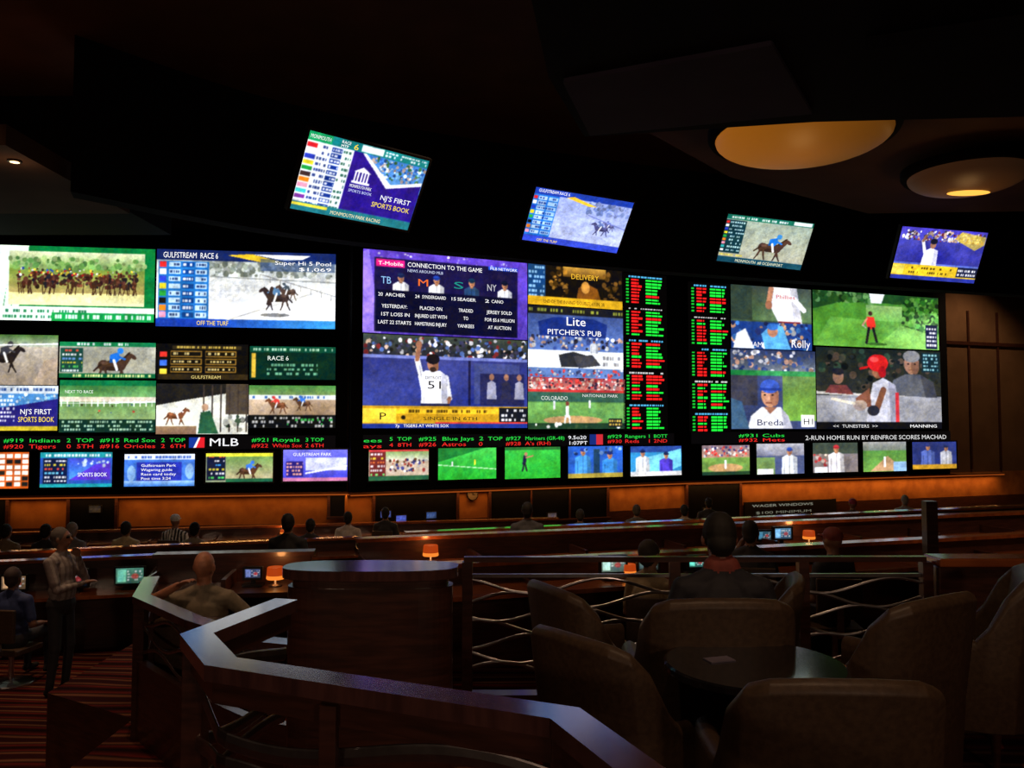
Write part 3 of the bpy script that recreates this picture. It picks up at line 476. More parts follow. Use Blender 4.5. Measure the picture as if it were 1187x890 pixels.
for i in range(4):
    Mx=fit_tv(TVQ[i],1.7,0.956,TVD[i])
    r=make_screen('hanging_television',Mx,1.7,0.956,tvpic(i),0.03,0.08)
    p=Mx.translation; inv=Mx.inverted()
    b=MB(); back=inv@Vector((p.x+0.15*p.x/p.y,p.y+1.1,p.z+0.75)); b.tube([(0,0,-0.08),(0,0.05,-0.3),tuple(back)],0.05,M_black); b.box(-0.3,-0.25,-0.12,0.3,0.25,-0.07,M_black); b.obj('mount_arm',parent=r)
bpy.context.view_layer.update()
for t,tw,th in TX:
    d=t.dimensions; t.scale=(tw/max(d.x,1e-3),th/0.70,1)

# ---------------------------------------------------------------- room shell
FL=-1.3; FM=-0.65
CZ=6.7
b=MB(); b.prism([(-14,-4),(16,-4),(16,26),(-14,26)],FL-0.2,FL,M_carpet); b.obj('floor')
terr=[(-1.02,-3.5),(-1.02,2.25),(-.86,2.8),(-1.05,3.5),(-.95,4.1),(-.3,4.95),(13,4.95),(13,-3.5)]
b=MB(); b.prism(terr,FL+0.001,0,M_wood,M_carpet); b.obj('floor_terrace')
midp=[(-.8,2.4),(-2.2,4.4),(-2.9,5.5),(-2.9,6.4),(-3.9,7),(-3.9,8.6),(10,12.9),(13,12.9),(13,4.9),(-.3,4.9),(-1.1,4.1),(-1.1,3.0)]
b=MB(); b.prism(midp,FL+0.001,FM,M_wood,M_carpet); b.obj('floor_lounge')
b=MB(); b.prism([(-14,-4),(16,-4),(16,26),(-14,26)],CZ,CZ+.2,M_ceil); b.obj('ceiling')
for nm,x0,y0,x1,y1 in (('wall_left',-14.2,-4,-14,26),('wall_right',16,-4,16.2,26),('wall_back',-14,-4.2,16,-4),('wall_behind',-14,26,16,26.2)):
    b=MB(); b.box(x0,y0,FL-.2,x1,y1,CZ+.2,M_wallbr); b.obj(nm)
def slab(b,k,u0,u1,n0,n1,z0,z1,m):
    a,u,n=secframe(k); P=[a+u*u0+n*n0,a+u*u1+n*n0,a+u*u1+n*n1,a+u*u0+n*n1]
    b.prism([(p.x,p.y) for p in P],z0,z1,m)
ln={k:(Vector(SEC[k][1])-Vector(SEC[k][0])).length for k in SEC}
ext={'L':(-4.0,ln['L']+0.15),'C':(-0.15,ln['C']+.02),'R':(-.02,ln['R']+3.6)}
zbot=0.22
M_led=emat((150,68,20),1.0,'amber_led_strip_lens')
for i,(k,nm) in enumerate((('L','wall_front_left'),('C','wall_front'),('R','wall_front_right'))):
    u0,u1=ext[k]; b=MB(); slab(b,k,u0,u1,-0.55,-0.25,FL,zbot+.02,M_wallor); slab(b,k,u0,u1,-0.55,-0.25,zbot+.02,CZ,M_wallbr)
    slab(b,k,u0,u1,-.25,-.22,FL,FL+.85,M_wood)
    if k=='R':
        for uu in (ln['R']+1.05,ln['R']+2.2): slab(b,k,uu,uu+.06,-.25,-.2,zbot+.1,4.9,M_wood)
        slab(b,k,ln['R'],u1,-.25,-.18,3.9,4.0,M_wood)
    b.obj(nm)
    u2=u1 if k!='R' else ln['R']+0.0
    b=MB(); slab(b,k,u0,u2,-0.25,0.0,zbot,5.6,M_black); b.obj('video_wall_frame')
    ue=u2+(2.0 if k=='R' else 0)
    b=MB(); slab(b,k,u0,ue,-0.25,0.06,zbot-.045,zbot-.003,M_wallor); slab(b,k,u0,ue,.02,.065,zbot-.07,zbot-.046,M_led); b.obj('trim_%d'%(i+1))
def wframe(k,x,y,off):
    a,u,n=secframe(k); aw=a+n*off; o=Vector((0,0,EYE)); r=ray(x,y); t=(aw-o).dot(n)/r.dot(n); p=o+r*t
    return p,Matrix(((u.x,0,n.x,p.x),(u.y,0,n.y,p.y),(0,1,0,p.z),(0,0,0,1))),(p-aw).dot(u)
def lowbox(k,x0,x1,y0,y1,m,name,dep=.05,frame=None):
    ym=(y0+y1)/2; xm=(x0+x1)/2
    u0=wframe(k,x0,ym,-.22)[2]; u1=wframe(k,x1,ym,-.22)[2]; z1=wframe(k,xm,y0,-.22)[0].z; z0=wframe(k,xm,y1,-.22)[0].z
    b=MB(); slab(b,k,u0,u1,-.22,-.22+dep,z0,z1,m)
    if frame:
        slab(b,k,u0-.06,u1+.06,-.22,-.22+dep+.03,z1,z1+.05,frame); slab(b,k,u0-.06,u0,-.22,-.22+dep+.03,z0,z1,frame); slab(b,k,u1,u1+.06,-.22,-.22+dep+.03,z0,z1,frame); slab(b,k,u0-.06,u1+.06,-.22,-.22+dep+.12,z0-.05,z0,frame)
        nn=max(1,int((u1-u0)/.9))
        for q in range(1,nn): uu=u0+(u1-u0)*q/nn; slab(b,k,uu-.02,uu+.02,-.22,-.22+dep+.02,z0,z1,frame)
    return b.obj(name)
M_winglass=mat('dark_window_glass',(0.004,0.004,0.005),rough=0.35,spec=.2)
for i,(k,x0,x1,y0,y1) in enumerate([('L',82,134,575,622),('L',-40,8,578,620),('C',434,528,567,604),('C',568,702,564,602),('R',796,856,561,600),('L',383,404,567,598)]):
    lowbox(k,x0,x1,y0,y1,M_winglass,'window_%d'%(i+1),frame=M_wood)
lowbox('R',862,968,580,599,M_plastic,'race_entry_board')
def board_text(k,x,y,w,h,s,c,st=.7):
    p,Mx,_=wframe(k,x,y,-.15)
    cu=bpy.data.curves.new('wall_lettering','FONT'); cu.body=s; cu.materials.append(emat(c,st,'sign_glow')); t=bpy.data.objects.new('wall_lettering',cu); COL.objects.link(t)
    t.matrix_world=Mx; bpy.context.view_layer.update(); d=t.dimensions; px=p.y/F; t.scale=(w*px/d.x,h*px/.7,1)
board_text('R',872,588,86,3,'WAGER WINDOWS',(190,190,170),.5); board_text('R',876,596,78,3,'$100 MINIMUM',(170,170,150),.4)
R_=.13; b=MB(); b.rev([(0,0),(R_,0),(R_,.05),(R_*.88,.06),(R_*.88,.045),(0,.045)],M_plastic,n=32); b.rev([(0,.046),(R_*.87,.047)],mat('clock_face_cream',(0.12,0.09,0.06),rough=.5),n=32)
b.box(-.006,0,.05,.006,R_*.7,.055,M_plastic); b.box(0,-.006,.05,R_*.5,.006,.055,M_plastic)
ob=b.obj('wall_clock'); ob.matrix_world=wframe('C',547,573,-.22)[1]
for k,x,y,c in [('C',465,601,(60,70,140)),('C',447,596,(50,60,110)),('C',640,598,(60,50,50)),('R',820,592,(70,50,30)),('L',110,590,(40,30,22)),('C',500,597,(40,55,90))]:
    vv=Cv(0,0,12,7,c); vv.K(1,1,11,6,[min(255,q*1.6) for q in c],3); make_screen('teller_monitor',wframe(k,x,y,-.10)[1],.22,.13,vv,.015,.04)
bp=[(-5.73,10.5),(-3.55,12.8),(0.1,14.8),(4.5,16.6),(11.9,19.0),(15.9,20.1)]
def smooth(P,n=6):
    out=[]
    for i in range(len(P)-1):
        p0=P[max(i-1,0)];p1=P[i];p2=P[i+1];p3=P[min(i+2,len(P)-1)]
        for j in range(n):
            t=j/n; out.append(tuple(.5*((2*p1[q])+(-p0[q]+p2[q])*t+(2*p0[q]-5*p1[q]+4*p2[q]-p3[q])*t*t+(-p0[q]+3*p1[q]-3*p2[q]+p3[q])*t**3) for q in range(2)))
    out.append(P[-1]); return out
sb=smooth(bp)
b=MB()
for i in range(len(sb)-1):
    p,q=sb[i],sb[i+1]; b.prism([p,q,(q[0]-.12,q[1]+.3),(p[0]-.12,p[1]+.3)],4.62,CZ,M_bulk)
b.obj('ceiling_bulkhead')
b=MB(); b.box(-13.9,9.4,4.85,-5.9,12.5,5.1,M_ceil); b.box(-13.9,12.5,5.1,-6.3,15.0,CZ,M_bulk); b.obj('ceiling_soffit')
b=MB(); b.prism([(.30,6.6),(.12,5.3),(.75,4.2),(3.0,3.4),(6.2,3.6),(6.6,7.0),(5.0,7.45),(2.85,7.6),(.72,8.0)],4.45,CZ,M_cof)
b.prism([(.42,6.62),(1.93,5.95),(2.72,7.3),(.76,7.86)],4.41,4.45,M_cofp)
b.prism([(2.6,5.9),(4.6,5.2),(6.0,5.9),(3.4,6.9)],4.35,4.45,M_cof)
b.obj('ceiling_coffer',bevel=0.02)
b=MB(); b.prism([(.9,8.3),(2.7,7.8),(7.5,7.6),(12,8.0),(12,14.5),(6.5,14.8),(3.4,12.6),(1.6,10.4)],5.45,CZ,M_ceil); b.obj('ceiling_soffit')
def bowl(c,R,inner,strength,slit=False):
    b=MB(); m=bpy.data.materials.new('amber_bowl_glass'); m.use_nodes=True; nt=m.node_tree; L=nt.links.new; pb=nt.nodes['Principled BSDF']
    pb.inputs['Base Color'].default_value=(.06,.03,.01,1); pb.inputs['Specular IOR Level'].default_value=.1
    tc=nt.nodes.new('ShaderNodeTexCoord'); sx=nt.nodes.new('ShaderNodeSeparateXYZ'); rp=nt.nodes.new('ShaderNodeValToRGB'); mr=nt.nodes.new('ShaderNodeMapRange')
    mr.inputs[1].default_value=-R; mr.inputs[2].default_value=R
    L(tc.outputs['Object'],sx.inputs[0]); L(sx.outputs['X'],mr.inputs[0]); L(mr.outputs[0],rp.inputs[0]); L(rp.outputs[0],pb.inputs['Emission Color'])
    e=rp.color_ramp.elements; e[0].color=(*lin([q*1.1 for q in inner]),1); e[1].color=(*lin([q*.55 for q in inner]),1); pb.inputs['Emission Strength'].default_value=strength
    prof=[(0,-.26)]+[(R*math.sin(a),-.26*math.cos(a)) for a in [i*math.pi/2/10 for i in range(1,11)]]
    b.rev(prof,m,n=48)
    b.rev([(R,0),(R+.06,-.02),(R+.09,.03),(R+.09,.12),(0,.12)],M_bulk,n=48)
    b.rev([(.05,.1),(.05,.26)],M_plastic,n=12)
    if slit: b.rev([(0,-.275),(R*.38,-.262)],emat((255,180,70),1.4,'lamp_glow'),n=32,sy=.5)
    o=b.obj('bowl_ceiling_light',smooth=True); o.location=c; return o
c1=at(930,158,5.2); bowl(c1,1.06,(142,82,18),.85)
c2=at(1122,203,5.2); bowl(c2,.8,(46,26,13),.9,True)
for c,e in ((c1,9),(c2,11)):
    l=bpy.data.lights.new('bowl_lamp','POINT'); l.energy=e; l.color=(1,.55,.2); l.shadow_soft_size=.2; o=bpy.data.objects.new('bowl_lamp',l); COL.objects.link(o); o.location=(c.x,c.y,c.z-.7)
p=at(17,187,4.84); b=MB(); b.rev([(.06,.0),(.08,-.01),(.08,.02)],M_plastic); b.rev([(0,-.012),(.055,-.012)],emat((255,215,160),3.0,'lamp_glow')); o=b.obj('recessed_or_fill_downlight'); o.location=p
l=bpy.data.lights.new('soffit_lamp','POINT'); l.energy=2; l.color=(1,.7,.45); l.shadow_soft_size=.04; q=bpy.data.objects.new('soffit_lamp',l); COL.objects.link(q); q.location=(p.x,p.y,p.z-.25)

# ---------------------------------------------------------------- railings
def wavybars(b,path,z0,z1,n,rx=.005,ry=.011,amp=.045,wl=.9,m=None):
    pts=[Vector((p[0],p[1])) for p in path]; seg=[(pts[i+1]-pts[i]).length for i in range(len(pts)-1)]; tot=sum(seg)
    N=int(tot/.04)+2
    for k in range(n):
        P=[]; base=z0+(z1-z0)*(k+.5)/n; ph=k*2.4
        for i in range(N):
            s=tot*i/(N-1); j=0; q=s
            while j<len(seg)-1 and q>seg[j]: q-=seg[j]; j+=1
            p=pts[j]+(pts[j+1]-pts[j])*min(1,q/seg[j]); P.append((p.x,p.y,base+amp*math.sin(2*math.pi*s/wl+ph)))
        b.tube(P,rx,m or M_metal,8,ry=ry)
RZ=1.0
rp_=[at(x,y,RZ) for x,y in ((332,694),(228,734),(256,766),(655,826),(745,893))]
d=(rp_[-1]-rp_[-2]).normalized(); rp_.append(rp_[-1]+d*1.6)
path=[(p.x,p.y) for p in rp_]
b=MB(); b.sweep(path,.085,RZ-.04,RZ,M_rail); b.sweep(path,.04,RZ-.10,RZ-.04,M_wood); b.sweep(path,.12,0,.06,M_wood)
wavybars(b,path,.12,.90,6,rx=.005,ry=.024,amp=.04,wl=1.15)
for i,p in enumerate(path):
    if i in (1,3,4): b.prism([(p[0]-.03,p[1]-.03),(p[0]+.03,p[1]-.03),(p[0]+.03,p[1]+.03),(p[0]-.03,p[1]+.03)],0,RZ-.041,M_wood)
q=at(382,790,RZ); b.prism([(q.x-.02,q.y-.02),(q.x+.02,q.y-.02),(q.x+.02,q.y+.02),(q.x-.02,q.y+.02)],0,RZ-.05,M_wood)
b.obj('curved_railing',bevel=.006)
yb=4.85
path=[(-.28,yb-.02),(2.42,yb)]
b=MB(); b.sweep(path,.05,.80,.83,M_wood); b.sweep(path,.02,.71,.73,M_metal); wavybars(b,path,.14,.70,7,wl=.85,amp=.045); b.sweep(path,.1,0,.05,M_wood)
for x in (-.26,.95,1.7,2.42): b.box(x-.03,yb-.04,0,x+.03,yb+.02,.80,M_wood)
b.obj('wavy_railing',bevel=.003)
b=MB(); b.box(2.47,yb-.06,0,5.5,yb+.06,.78,M_wood); b.box(2.46,yb-.1,.78,5.5,yb+.1,.83,M_desk); b.obj('wood_partition',bevel=.01)
def drum():
    b=MB(); c=(-.655,3.85)
    def oval(rx,ry,n=48): return [(c[0]+rx*math.copysign(abs(math.cos(t))**.7,math.cos(t)),c[1]+ry*math.copysign(abs(math.sin(t))**.7,math.sin(t))) for t in [2*math.pi*i/n for i in range(n)]]
    b.prism(oval(.38,.13),.1,.86,M_wood); b.prism(oval(.405,.155),.9,.945,M_rail); b.prism(oval(.36,.12),.86,.9,M_wood); b.prism(oval(.39,.14),FM+.001,.1,M_wood)
    b.obj('drink_counter',bevel=.008)
drum()
path=[at(x,y,.36) for x,y in ((176,668),(164,690),(224,716),(300,740),(352,745))]; path=[(p.x,p.y) for p in path]
b=MB(); b.sweep(path,.12,.31,.36,M_rail); b.sweep(path,.06,FL+.002,-.1,M_wood); wavybars(b,path,-.08,.27,3,ry=.014)
for i in (0,1,2,3): p=path[i]; b.prism([(p[0]-.04,p[1]-.04),(p[0]+.04,p[1]-.04),(p[0]+.04,p[1]+.04),(p[0]-.04,p[1]+.04)],FL+.002,.31,M_wood)
b.obj('lounge_railing',bevel=.006)

# ---------------------------------------------------------------- race-book desks
def desk(x0,y0,x1,y1,fz,name='race_book_desk',top=M_desk,hp=1.12):
    a=Vector((x0,y0)); c=Vector((x1,y1)); d=(c-a).normalized(); n=Vector((-d.y,d.x)); Ln=(c-a).length
    b=MB()
    def sl(s0,s1,n0,n1,z0,z1,m):
        P=[a+d*s0+n*n0,a+d*s1+n*n0,a+d*s1+n*n1,a+d*s0+n*n1]; b.prism([tuple(p) for p in P],fz+z0,fz+z1,m)
    sl(0,Ln,-.35,.25,.72,.76,top); sl(0,Ln,.2,.26,.0,hp,M_wood); sl(-.03,Ln+.03,.15,.33,hp,hp+.04,top); sl(0,Ln,.1,.14,0,.72,M_wood)
    k=max(2,int(Ln/1.1)); 
    for i in range(k+1):
        s=Ln*i/k; sl(max(0,s-.02),min(Ln,s+.02),-.33,.2,0 if i in(0,k) else .3,hp-.12,M_wood)
    b.obj(name,bevel=.006); return a,d,n,fz
dk=[]
dk.append(desk(-9.0,9.6,-4.7,10.9,FL))
dk.append(desk(-9.6,11.6,-2.6,13.9,FL,hp=.95))
dk.append(desk(-10.0,14.6,1.0,17.2,FL,hp=.9))
dk.append(desk(-3.3,7.55,-1.9,7.75,FM,hp=1.0,top=M_wood))
dk.append(desk(-.9,7.4,8.6,10.4,FM,hp=.92))
dk.append(desk(-1.6,8.75,8.9,12.0,FM,hp=.98))
dk.append(desk(-1.5,12.2,10.5,16.3,FL,hp=1.25))
dk.append(desk(1.0,14.2,12.0,18.2,FL,hp=1.1))
def mon(x,y,zc,yawdeg,c,w=.38):
    v=Cv(0,0,38,22,c,1.2); v.G(0,0,38,22,[q*.8 for q in c],[q*.5 for q in c]); v.R(2,2,14,20,[min(255,q*1.3) for q in c]); v.K(16,3,36,19,(200,200,200),4,.5); v.E(26,12,5,4,(160,40,40),.7)
    Mx=Matrix.Translation((x,y,zc))@Matrix.Rotation(math.radians(yawdeg),4,'Z')@Matrix.Rotation(math.pi/2,4,'X')
    r=make_screen('desk_monitor',Mx,w,w*.58,v,.02,.04); b=MB(); h=w*.29; b.box(-.02,-h-.06,-.05,.02,-h,-.02,M_plastic); b.box(-.09,-h-.075,-.12,.09,-h-.055,.04,M_plastic); b.obj('stand',parent=r)
def on_desk(i,px,nn,dz=0.76):
    a,d,n,fz=dk[i]; o=a+n*nn; k=(px-CX)/F
    s=(k*o.y-o.x)/(d.x-k*d.y); p=o+d*s; return Vector((p.x,p.y,fz+dz)),math.degrees(math.atan2(d.y,d.x))
for i,px,c,w in [(0,155,(80,140,120),.34),(0,22,(130,100,70),.28),(3,296,(70,80,120),.14),(4,710,(130,160,150),.24),(4,806,(70,150,135),.17),(5,905,(90,135,170),.22),(4,750,(50,65,65),.2),(0,90,(16,22,32),.34),(5,884,(50,90,110),.17)]:
    p,yw=on_desk(i,px,-.05); mon(p.x,p.y,p.z+.08+w*.29,yw*.6,c,w)
M_amber=emat((170,58,12),1.0,'lamp_shade_glow'); M_amb2=emat((255,140,50),1.0,'lamp_shade_band_glow')
def lamp(i,px,nn=.0,s=.8,e=2.0):
    p,yw=on_desk(i,px,nn,0.761)
    b=MB(); b.rev([(.0,0),(.07,0),(.07,.012),(.012,.02),(.012,.1),(.0,.1)],M_metal,n=20); b.rev([(.088,.11),(.082,.19),(.075,.195)],M_amber,n=20); b.rev([(.085,.07),(.092,.08),(.088,.11)],M_amb2,n=20); b.rev([(0,.08),(.03,.09),(.035,.14),(0,.18)],emat((255,200,130),2.5,'bulb_glow'),n=12)
    o=b.obj('table_lamp',smooth=True); o.location=p; o.scale=(s,s,s)
    l=bpy.data.lights.new('lamp_bulb','POINT'); l.energy=e; l.color=(1,.40,.12); l.shadow_soft_size=.04; q=bpy.data.objects.new('bulb',l); COL.objects.link(q); q.parent=o; q.location=(0,-.0,.27)
lamp(3,322,-.05,.9); lamp(5,500,.0,.95); lamp(4,728,-.05,.75); lamp(5,935,-.05,.85); lamp(6,850,.0,.7); lamp(6,900,.0,.7); lamp(2,330,.0,.6); lamp(1,80,.0,.6)

# ---------------------------------------------------------------- chairs and table
def chair_mesh():
    b=MB()
    path=[(-.285,.27),(-.295,.1),(-.297,-.04),(-.295,-.12),(-.292,-.16),(-.285,-.20),(-.262,-.25),(-.21,-.283),(-.09,-.297),(.09,-.297),(.21,-.283),(.262,-.25),(.285,-.20),(.292,-.16),(.295,-.12),(.297,-.04),(.295,.1),(.285,.27)]
    H=[.595,.60,.605,.615,.68,.82,.895,.92,.928,.928,.92,.895,.82,.68,.615,.605,.60,.595]; th=.075
    P=[Vector((p[0],p[1])) for p in path]; n=len(P); vs=[]
    for i,p in enumerate(P):
        dd=(P[min(i+1,n-1)]-P[max(i-1,0)]).normalized(); nn=Vector((dd.y,-dd.x))
        k=max(0,(H[i]-.6)/.32)*.08
        for (o,z,s) in ((th/2,.20,0),(th/2,.5,.3),(th/2,H[i]-.03,1),(th/2-.012,H[i]-.008,1),(0,H[i]+.004,1),(-th/2+.012,H[i]-.008,1),(-th/2,H[i]-.03,1),(-th/2,.5,.3),(-th/2,.20,0)):
            vs.append((p.x+nn.x*o,p.y+nn.y*o-k*s,z))
    m=9; fs=[]
    for i in range(n-1):
        for k in range(m): k2=(k+1)%m; fs.append((i*m+k,i*m+k2,(i+1)*m+k2,(i+1)*m+k))
    fs.append(tuple(range(m))[::-1]); fs.append(tuple((n-1)*m+k for k in range(m)))
    b.add(vs,fs,M_leather)
    b.prism([(-.245,.3),(-.255,.2),(-.255,-.22),(.255,-.22),(.255,.2),(.245,.3),(.15,.32),(-.15,.32)],.33,.44,M_leather)
    b.prism([(-.25,.26),(-.25,-.22),(.25,-.22),(.25,.26)],.20,.33,M_leather)
    for x,y in ((-.23,.22),(.23,.22),(-.22,-.2),(.22,-.2)): b.rev([(.016,0),(.024,.18),(.026,.21)],M_wood,(x,y,0),12)
    return b.obj('armchair',bevel=.012,seg=3)
ch0=chair_mesh(); first=[True]
for p in ch0.data.polygons: p.use_smooth=True
def chair(x,y,z,yaw,s=1.0):
    if first[0]: o=ch0; first[0]=False
    else:
        o=bpy.data.objects.new('armchair',ch0.data); COL.objects.link(o); md=o.modifiers.new('bevel','BEVEL'); md.width=.012; md.segments=3; md.limit_method='ANGLE'
    o.location=(x,y,z); o.rotation_euler=(0,0,math.radians(yaw)); o.scale=(s,s,s)
def chairb(px,d,yaw,s=1.0):
    a=math.radians(yaw); f=Vector((-math.sin(a),math.cos(a))); x=(px-CX)/F*d+f.x*.33*s; y=d+f.y*.33*s; chair(x,y,0,yaw,s)
chairb(968,2.34,-3,.97)
chairb(833,3.30,0,.99)
chairb(672,3.0,-52,.92)
chairb(1072,3.3,32,1.0)
chairb(645,3.98,-64,.9)
chairb(912,4.30,72,.88)
chairb(1176,4.0,62,.98)
b=MB(); tc=at(880,770,.735); b.rev([(0,.70),(.31,.70),(.325,.71),(.325,.73),(.315,.735),(0,.735)],M_glass,n=64); b.rev([(.2,0),(.2,.02),(.05,.05),(.035,.08),(.035,.66),(.12,.69),(.12,.70)],M_metal,n=32); o=b.obj('cocktail_table'); o.location=(tc.x-.01,3.03,0)
b=MB(); b.box(-.05,-.03,0,.05,.03,.004,mat('betting_slip_paper',(.14,.12,.17),rough=.8)); o=b.obj('betting_slip'); o.location=(tc.x-.13,3.06,.7355); o.rotation_euler=(0,0,.3)
b=MB(); b.box(-.04,-.04,0,.04,.04,1.0,M_plastic); b.rev([(.0,0),(.18,0),(.18,.02),(0,.04)],M_metal,n=24); b.box(-.055,-.05,.9,.055,.05,1.5,M_wood); o=b.obj('queue_post'); o.location=(4.1,8.1,FM)

# ---------------------------------------------------------------- people
_tones={}
def tone(c,nm):
    k=(tuple(c),nm)
    if k not in _tones: _tones[k]=mat(nm,c,[q*.75 for q in c],scale=25,rough=.75 if nm!='skin' else .5,bump=.1 if nm!='skin' else 0)
    return _tones[k]
def person(name,loc,yaw,seated=True,shirt=(.02,.02,.025),pants=(.02,.02,.03),skin=(.28,.14,.09),hair=(.01,.008,.006),L=None,Rr=None,lean=0,headyaw=0,headpitch=0,voxel=.016,cap=None,bald=False,sleeve='short',stripes=False,scale=1.0,legs=None,collar=None):
    pr=[]
    dz=-.49 if seated else 0
    lr=math.radians(lean)
    def up(p):
        x,y,z=p; z0=.95; yy=y*math.cos(lr)+(z-z0)*math.sin(lr); zz=z0-y*math.sin(lr)+(z-z0)*math.cos(lr); return np.array((x,yy,zz+dz))
    hc=np.array((0,.01,1.56)); hy=math.radians(headyaw); hp=math.radians(headpitch)
    def hd(p):
        q=np.array(p)-hc; x,y,z=q; y,z=y*math.cos(hp)-z*math.sin(hp),y*math.sin(hp)+z*math.cos(hp); x,y=x*math.cos(hy)-y*math.sin(hy),x*math.sin(hy)+y*math.cos(hy)
        return up(hc+np.array((x,y,z)))
    def cap_(a,b_,ra,rb,t): pr.append(('c',np.array(a,float),np.array(b_,float),ra,rb,t))
    def ell(c,r,t): pr.append(('e',np.array(c,float),np.array(r,float),0,0,t))
    ell(up((0,.0,1.30)),(.18,.12,.2),'shirt'); ell(up((0,.015,1.12)),(.165,.125,.2),'shirt'); ell(np.array((0,0,.96+dz)),(.175,.135,.13),'pants')
    cap_(up((-.15,-.005,1.42)),up((.15,-.005,1.42)),.072,.072,'shirt'); cap_(up((0,-.01,1.44)),up((0,-.005,1.5)),.08,.064,'shirt'); cap_(up((0,-.005,1.46)),hd((0,.0,1.6)),.058,.054,'skin')
    for s in (-1,1): cap_(up((s*.05,-.02,1.49)),up((s*.15,-.01,1.44)),.05,.05,'shirt')
    if collar: cap_(up((-.03,-.01,1.525)),up((.03,-.01,1.525)),.060,.060,'collar')
    ell(hd((0,-.005,1.68)),(.076,.094,.1),'skin'); ell(hd((0,.03,1.615)),(.056,.06,.06),'skin'); cap_(hd((0,.088,1.675)),hd((0,.108,1.64)),.009,.015,'skin')
    for s in(-1,1):
        ell(hd((s*.078,-.005,1.655)),(.012,.02,.032),'skin'); ell(hd((s*.03,.083,1.672)),(.013,.01,.008),'eye'); cap_(hd((s*.015,.092,1.69)),hd((s*.045,.082,1.69)),.007,.006,'hair' if not bald else 'skin')
    cap_(hd((-.022,.09,1.607)),hd((.022,.09,1.607)),.008,.008,'lip')
    if cap: ell(hd((0,-.008,1.715)),(.086,.102,.078),'cap'); ell(hd((0,.115,1.70)),(.065,.06,.012),'cap')
    elif not bald: ell(hd((0,-.022,1.695)),(.083,.098,.098),'hair'); ell(hd((0,-.05,1.63)),(.07,.06,.06),'hair')
    for s,A in ((-1,L),(1,Rr)):
        sh=up((s*.185,-.005,1.42))
        if A is None: A=((s*.25,-.0,1.15),(s*.2,.22,1.12)) if seated else ((s*.25,-.03,1.13),(s*.26,.06,.88))
        el=up(A[0]); wr=up(A[1])
        mid=sh+(el-sh)*.75
        cap_(sh,mid,.065,.056,'shirt'); cap_(mid,el,.05,.043,'shirt' if sleeve=='long' else 'skin'); cap_(el,wr,.043,.029,'shirt' if sleeve=='long' else 'skin')
        d=(wr-el)/np.linalg.norm(wr-el); side=np.cross(d,np.array((0,0,1.))); 
        if np.linalg.norm(side)<.2: side=np.cross(d,np.array((0,1.,0)))
        side/=np.linalg.norm(side); nrm=np.cross(side,d)
        for o in (-.022,0,.022): cap_(wr,wr+d*.075+side*o,.018,.016,'skin')
        for i,(o,l) in enumerate(((-.033,.062),(-.011,.075),(.011,.07),(.033,.055))):
            k=wr+d*.085+side*o; k2=k+d*l*.55-nrm*.006; k3=k2+d*l*.4-nrm*.02; cap_(k,k2,.0095,.009,'skin'); cap_(k2,k3,.009,.0075,'skin')
        t1=wr+d*.025+side*(.03*-s); t2=t1+d*.035+side*(.03*-s); cap_(t1,t2,.012,.011,'skin'); cap_(t2,t2+d*.03,.011,.009,'skin')
    for s in(-1,1):
        if seated: hip=(s*.09,0,.50);kn=(s*.13,.42,.51);an=(s*.13,.42,.1)
        else: hip=(s*.09,0,.92);kn=(s*.11,.03,.5);an=(s*.12,-.02,.09)
        if legs: hip,kn,an=legs[(s+1)//2]
        cap_(hip,kn,.085,.06,'pants'); cap_(kn,an,.06,.042,'pants'); a=np.array(an); cap_(a+np.array((0,-.02,-.045)),a+np.array((0,.15,-.055)),.042,.034,'shoe')
    V=[];Fc=[]; K=8; n=12
    for p in pr:
        o=len(V)
        if p[0]=='e':
            c,r=p[1],p[2]
            V.append(c+np.array((0,0,r[2])))
            for i in range(1,K):
                ph=math.pi*i/K
                for j in range(n): th=2*math.pi*j/n; V.append(c+r*np.array((math.sin(ph)*math.cos(th),math.sin(ph)*math.sin(th),math.cos(ph))))
            V.append(c-np.array((0,0,r[2])))
        else:
            a,b_=p[1],p[2]; ra,rb=p[3],p[4]; d=b_-a; l=np.linalg.norm(d); d=d/max(l,1e-6); s1=np.cross(d,(0,0,1.) if abs(d[2])<.9 else (0,1.,0)); s1/=np.linalg.norm(s1); s2=np.cross(d,s1)
            V.append(b_+d*rb)
            for i in range(1,K):
                ph=math.pi*i/K; cc,r=(b_,rb) if i*2<=K else (a,ra)
                for j in range(n): th=2*math.pi*j/n; V.append(cc+r*(d*math.cos(ph)+math.sin(ph)*(-s1*math.cos(th)+s2*math.sin(th))))
            V.append(a-d*ra)
        for j in range(n): Fc.append((o,o+1+j,o+1+(j+1)%n))
        for i in range(K-2):
            for j in range(n): q=o+1+i*n; Fc.append((q+j,q+n+j,q+n+(j+1)%n,q+(j+1)%n))
        last=o+1+(K-1)*n; q=o+1+(K-2)*n
        for j in range(n): Fc.append((q+j,last,q+(j+1)%n))
    me=bpy.data.meshes.new('tmp'); me.from_pydata([tuple(v) for v in V],[],Fc); me.update()
    ob=bpy.data.objects.new('tmp',me); COL.objects.link(ob)
    bm=bmesh.new(); bm.from_mesh(me); bmesh.ops.recalc_face_normals(bm,faces=bm.faces); bm.to_mesh(me); bm.free()
    r=ob.modifiers.new('r','REMESH'); r.mode='VOXEL'; r.voxel_size=voxel; r.adaptivity=0; r.use_smooth_shade=True
    sm=ob.modifiers.new('s','SMOOTH'); sm.factor=.5; sm.iterations=2
    dg=bpy.context.evaluated_depsgraph_get(); ev=ob.evaluated_get(dg); m2=bpy.data.meshes.new_from_object(ev); bpy.data.objects.remove(ob); bpy.data.meshes.remove(me)
    nf=len(m2.polygons)
    C=np.zeros(nf*3); m2.polygons.foreach_get('center',C); C=C.reshape(-1,3)
